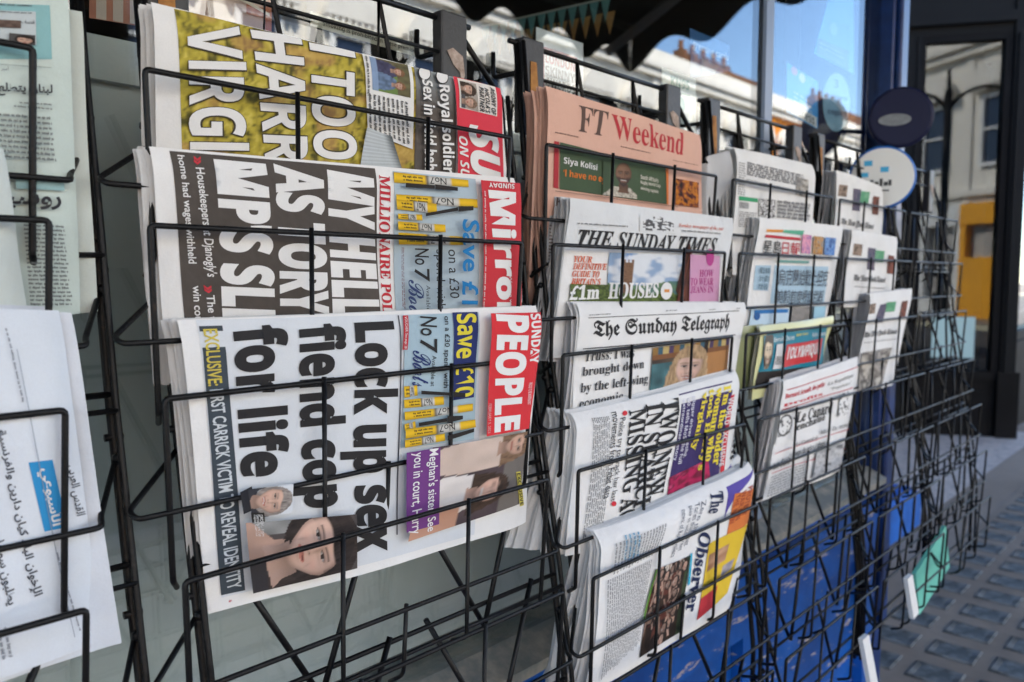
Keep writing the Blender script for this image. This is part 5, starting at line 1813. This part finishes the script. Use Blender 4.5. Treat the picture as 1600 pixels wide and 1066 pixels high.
# peach and white panel, orange at its edges, behind the glass, above the left-hand racks
sheet('peach_panel', 'peach and white panel inside the window above the grassy tabloid, orange at its edges', 'poster', ((268, -60), (424, -40), (424, 60), (268, 20)), GLASS_Y + .05, '#d8b9ac',
      lambda P: (P.quad([(268, -60), (424, -40), (424, -12), (268, -30)], '#c77f5e', (6, 2)), P.quad([(414, -40), (424, -40), (424, 60), (414, 56)], '#c0704c', (2, 6)), P.quad([(384, 6), (414, 14), (414, 30), (384, 22)], '#b86f56', (4, 3)), P.quad([(372, -6), (420, 22), (420, 27), (372, 0)], '#e8dccc', (6, 2))))
sheet('terracotta_poster', 'terracotta and cream striped sheet inside the window, standing for a reflection between the two leftmost racks', 'poster', ((140, -60), (238, -40), (238, 44), (140, 28)), GLASS_Y + .05, '#c4826a',
      lambda P: [P.quad([(150 + 26 * i, -60), (166 + 26 * i, -57), (166 + 26 * i, 32 + 4 * i), (150 + 26 * i, 29 + 4 * i)], '#d9cbbf', (2, 6)) for i in range(3)])  # striped sheet painted in place of a reflection in the glass
# bunting strung in a row inside the shop
bt = empty('triangles', at(850, 20, 1.2), 'string of small teal and tan triangles hanging inside the shop window', 'triangles')
p0, p1 = at(752, 42, 1.36), at(955, -4, .98)
bm = bmesh.new()
tube(bm, [p0, p1], .002, 6, 0)
obj('string', bm, M['cream'], bt)
for row, (mm, dz, n) in enumerate(((mat('teal_matte', '#6fa3a4', .8), 0, 13), (mat('tan_matte', '#b58d5c', .8), -.026, 12))):
    for i in range(n):
        t = (i + .5 + .3 * row) / n
        p = p0.lerp(p1, t) + Vector((.004 * row, 0, dz))
        d = (p1 - p0) / n * .42
        bm = bmesh.new()
        slab(bm, [p - d, p + d, p + Vector((0, 0, -.045))], (.001, 0, 0))
        obj('pennant', bm, mm, bt)
# round signs on the pillar
def disc(name, label, px, py, Y, r, mf, mr, extra=None, tilt=0.0):
    c = at(px, py, Y)
    n = Vector((-.92, -.36, 0)).normalized()
    n = (n + Vector((0, 0, tilt))).normalized()
    root = empty(name, c - Vector((0, 0, r)), label, 'sign', None)
    ax = n.orthogonal().normalized()
    q = n.to_track_quat('Z', 'Y').to_matrix().to_4x4()
    bm = bmesh.new()
    bmesh.ops.create_cone(bm, cap_ends=True, segments=48, radius1=r, radius2=r, depth=.016, matrix=Matrix.Translation(c) @ q)
    obj('rim', bm, mr, root, smooth=False, bevel=.003)
    bm = bmesh.new()
    bmesh.ops.create_cone(bm, cap_ends=True, segments=48, radius1=r * .93, radius2=r * .91, depth=.003, matrix=Matrix.Translation(c + n * .0098) @ q)
    obj('face', bm, mf, root)
    bm = bmesh.new()
    tube(bm, [c - n * .009, c - n * .03 , Vector((2.05, GLASS_Y - .03, c.z))], .006, 8)
    obj('bracket', bm, M['metal'], root, smooth=True)
    return root, c, n, q
rt_, c, n, q = disc('round_sign', 'dark navy round sign with a pale oval in its middle, fixed to the blue pillar', 1407, 184, .60, .066, M['navy'], M['navy'])
bm = bmesh.new()
bmesh.ops.create_cone(bm, cap_ends=True, segments=24, radius1=.022, radius2=.022, depth=.002, matrix=Matrix.Translation(c + n * .0125 + q.to_3x3() @ Vector((-.012, -.006, 0))) @ q @ Matrix.Diagonal((1.5, .6, 1, 1)))  # thin pale oval laid on the sign face
obj('pale_oval', bm, mat('worn_silver', '#83888c', .5, noise=(30, '#5a5f66', .4, .7)), rt_)
rt_, c, n, q = disc('round_sign', 'white round sign with cyan squares and a blue rim below the navy one', 1378, 278, .60, .066, M['white'], M['skyblue'])
X_, Y2 = Vector((n.y, -n.x, 0)).normalized() * -1, Vector((0, 0, 1))
bm = bmesh.new()
for a, b, s in ((-.028, .030, .008), (-.034, .006, .007), (.004, .016, .008)):
    p = c + n * .0115 + X_ * a + Y2 * b
    slab(bm, [p - X_ * s - Y2 * s * .7, p + X_ * s - Y2 * s * .7, p + X_ * s + Y2 * s * .7, p - X_ * s + Y2 * s * .7], n * .001)
obj('cyan_square', bm, M['cyan'], rt_)
bm = bmesh.new()
for a, b, wd, h in ((-.020, -.012, .003, .007), (-.011, -.013, .004, .004), (-.002, -.011, .003, .008), (.007, -.014, .004, .004), (.015, -.012, .003, .006), (-.004, -.028, .018, .0015)):
    p = c + n * .0115 + X_ * a + Y2 * b
    slab(bm, [p - X_ * wd - Y2 * h, p + X_ * wd - Y2 * h, p + X_ * wd + Y2 * h, p - X_ * wd + Y2 * h], n * .001)
obj('dark_mark', bm, M['clip'], rt_)
# teal card in the lowest pocket of the far rack, white board below it
def plate(name, label, cat, q, Y, m_, th=.008, Yr=0):
    pts = [at(p[0], p[1], Y + (Yr if i in (1, 2) else 0)) for i, p in enumerate(q)]
    bm = bmesh.new()
    n_ = (pts[1] - pts[0]).cross(pts[3] - pts[0]).normalized() * th
    if n_.y < 0:
        n_ = -n_
    slab(bm, pts, n_)
    o = obj(name, bm, m_)
    tag(o, label, cat)
    return centre(o)
plate('teal_sign_board', 'bright teal board with a white back edge leaning at the foot of the far rack', 'board', [(1431, 897), (1478, 822), (1484, 886), (1437, 961)], .50, M['teal'])
plate('white_board', 'white board edge standing on the pavement under the far racks', 'board', [(1418, 905), (1426, 898), (1436, 958), (1428, 968)], .45, M['white'])
plate('white_post', 'short white post end below the wires at the bottom of the picture', 'post', [(1348, 1000), (1358, 992), (1372, 1068), (1362, 1076)], .46, M['white'])
bm = bmesh.new()
p = at(1390, 812, 1.22)
box(bm, p.x - .5, p.x + .05, 1.1, 1.5, .006, .16)
box(bm, p.x - .48, p.x + .03, 1.12, 1.48, .1601, .18)
st_ = obj('blue_step', bm, M['blue'])
tag(centre(st_), 'low blue painted step on the pale speckled floor behind the far rack', 'step')
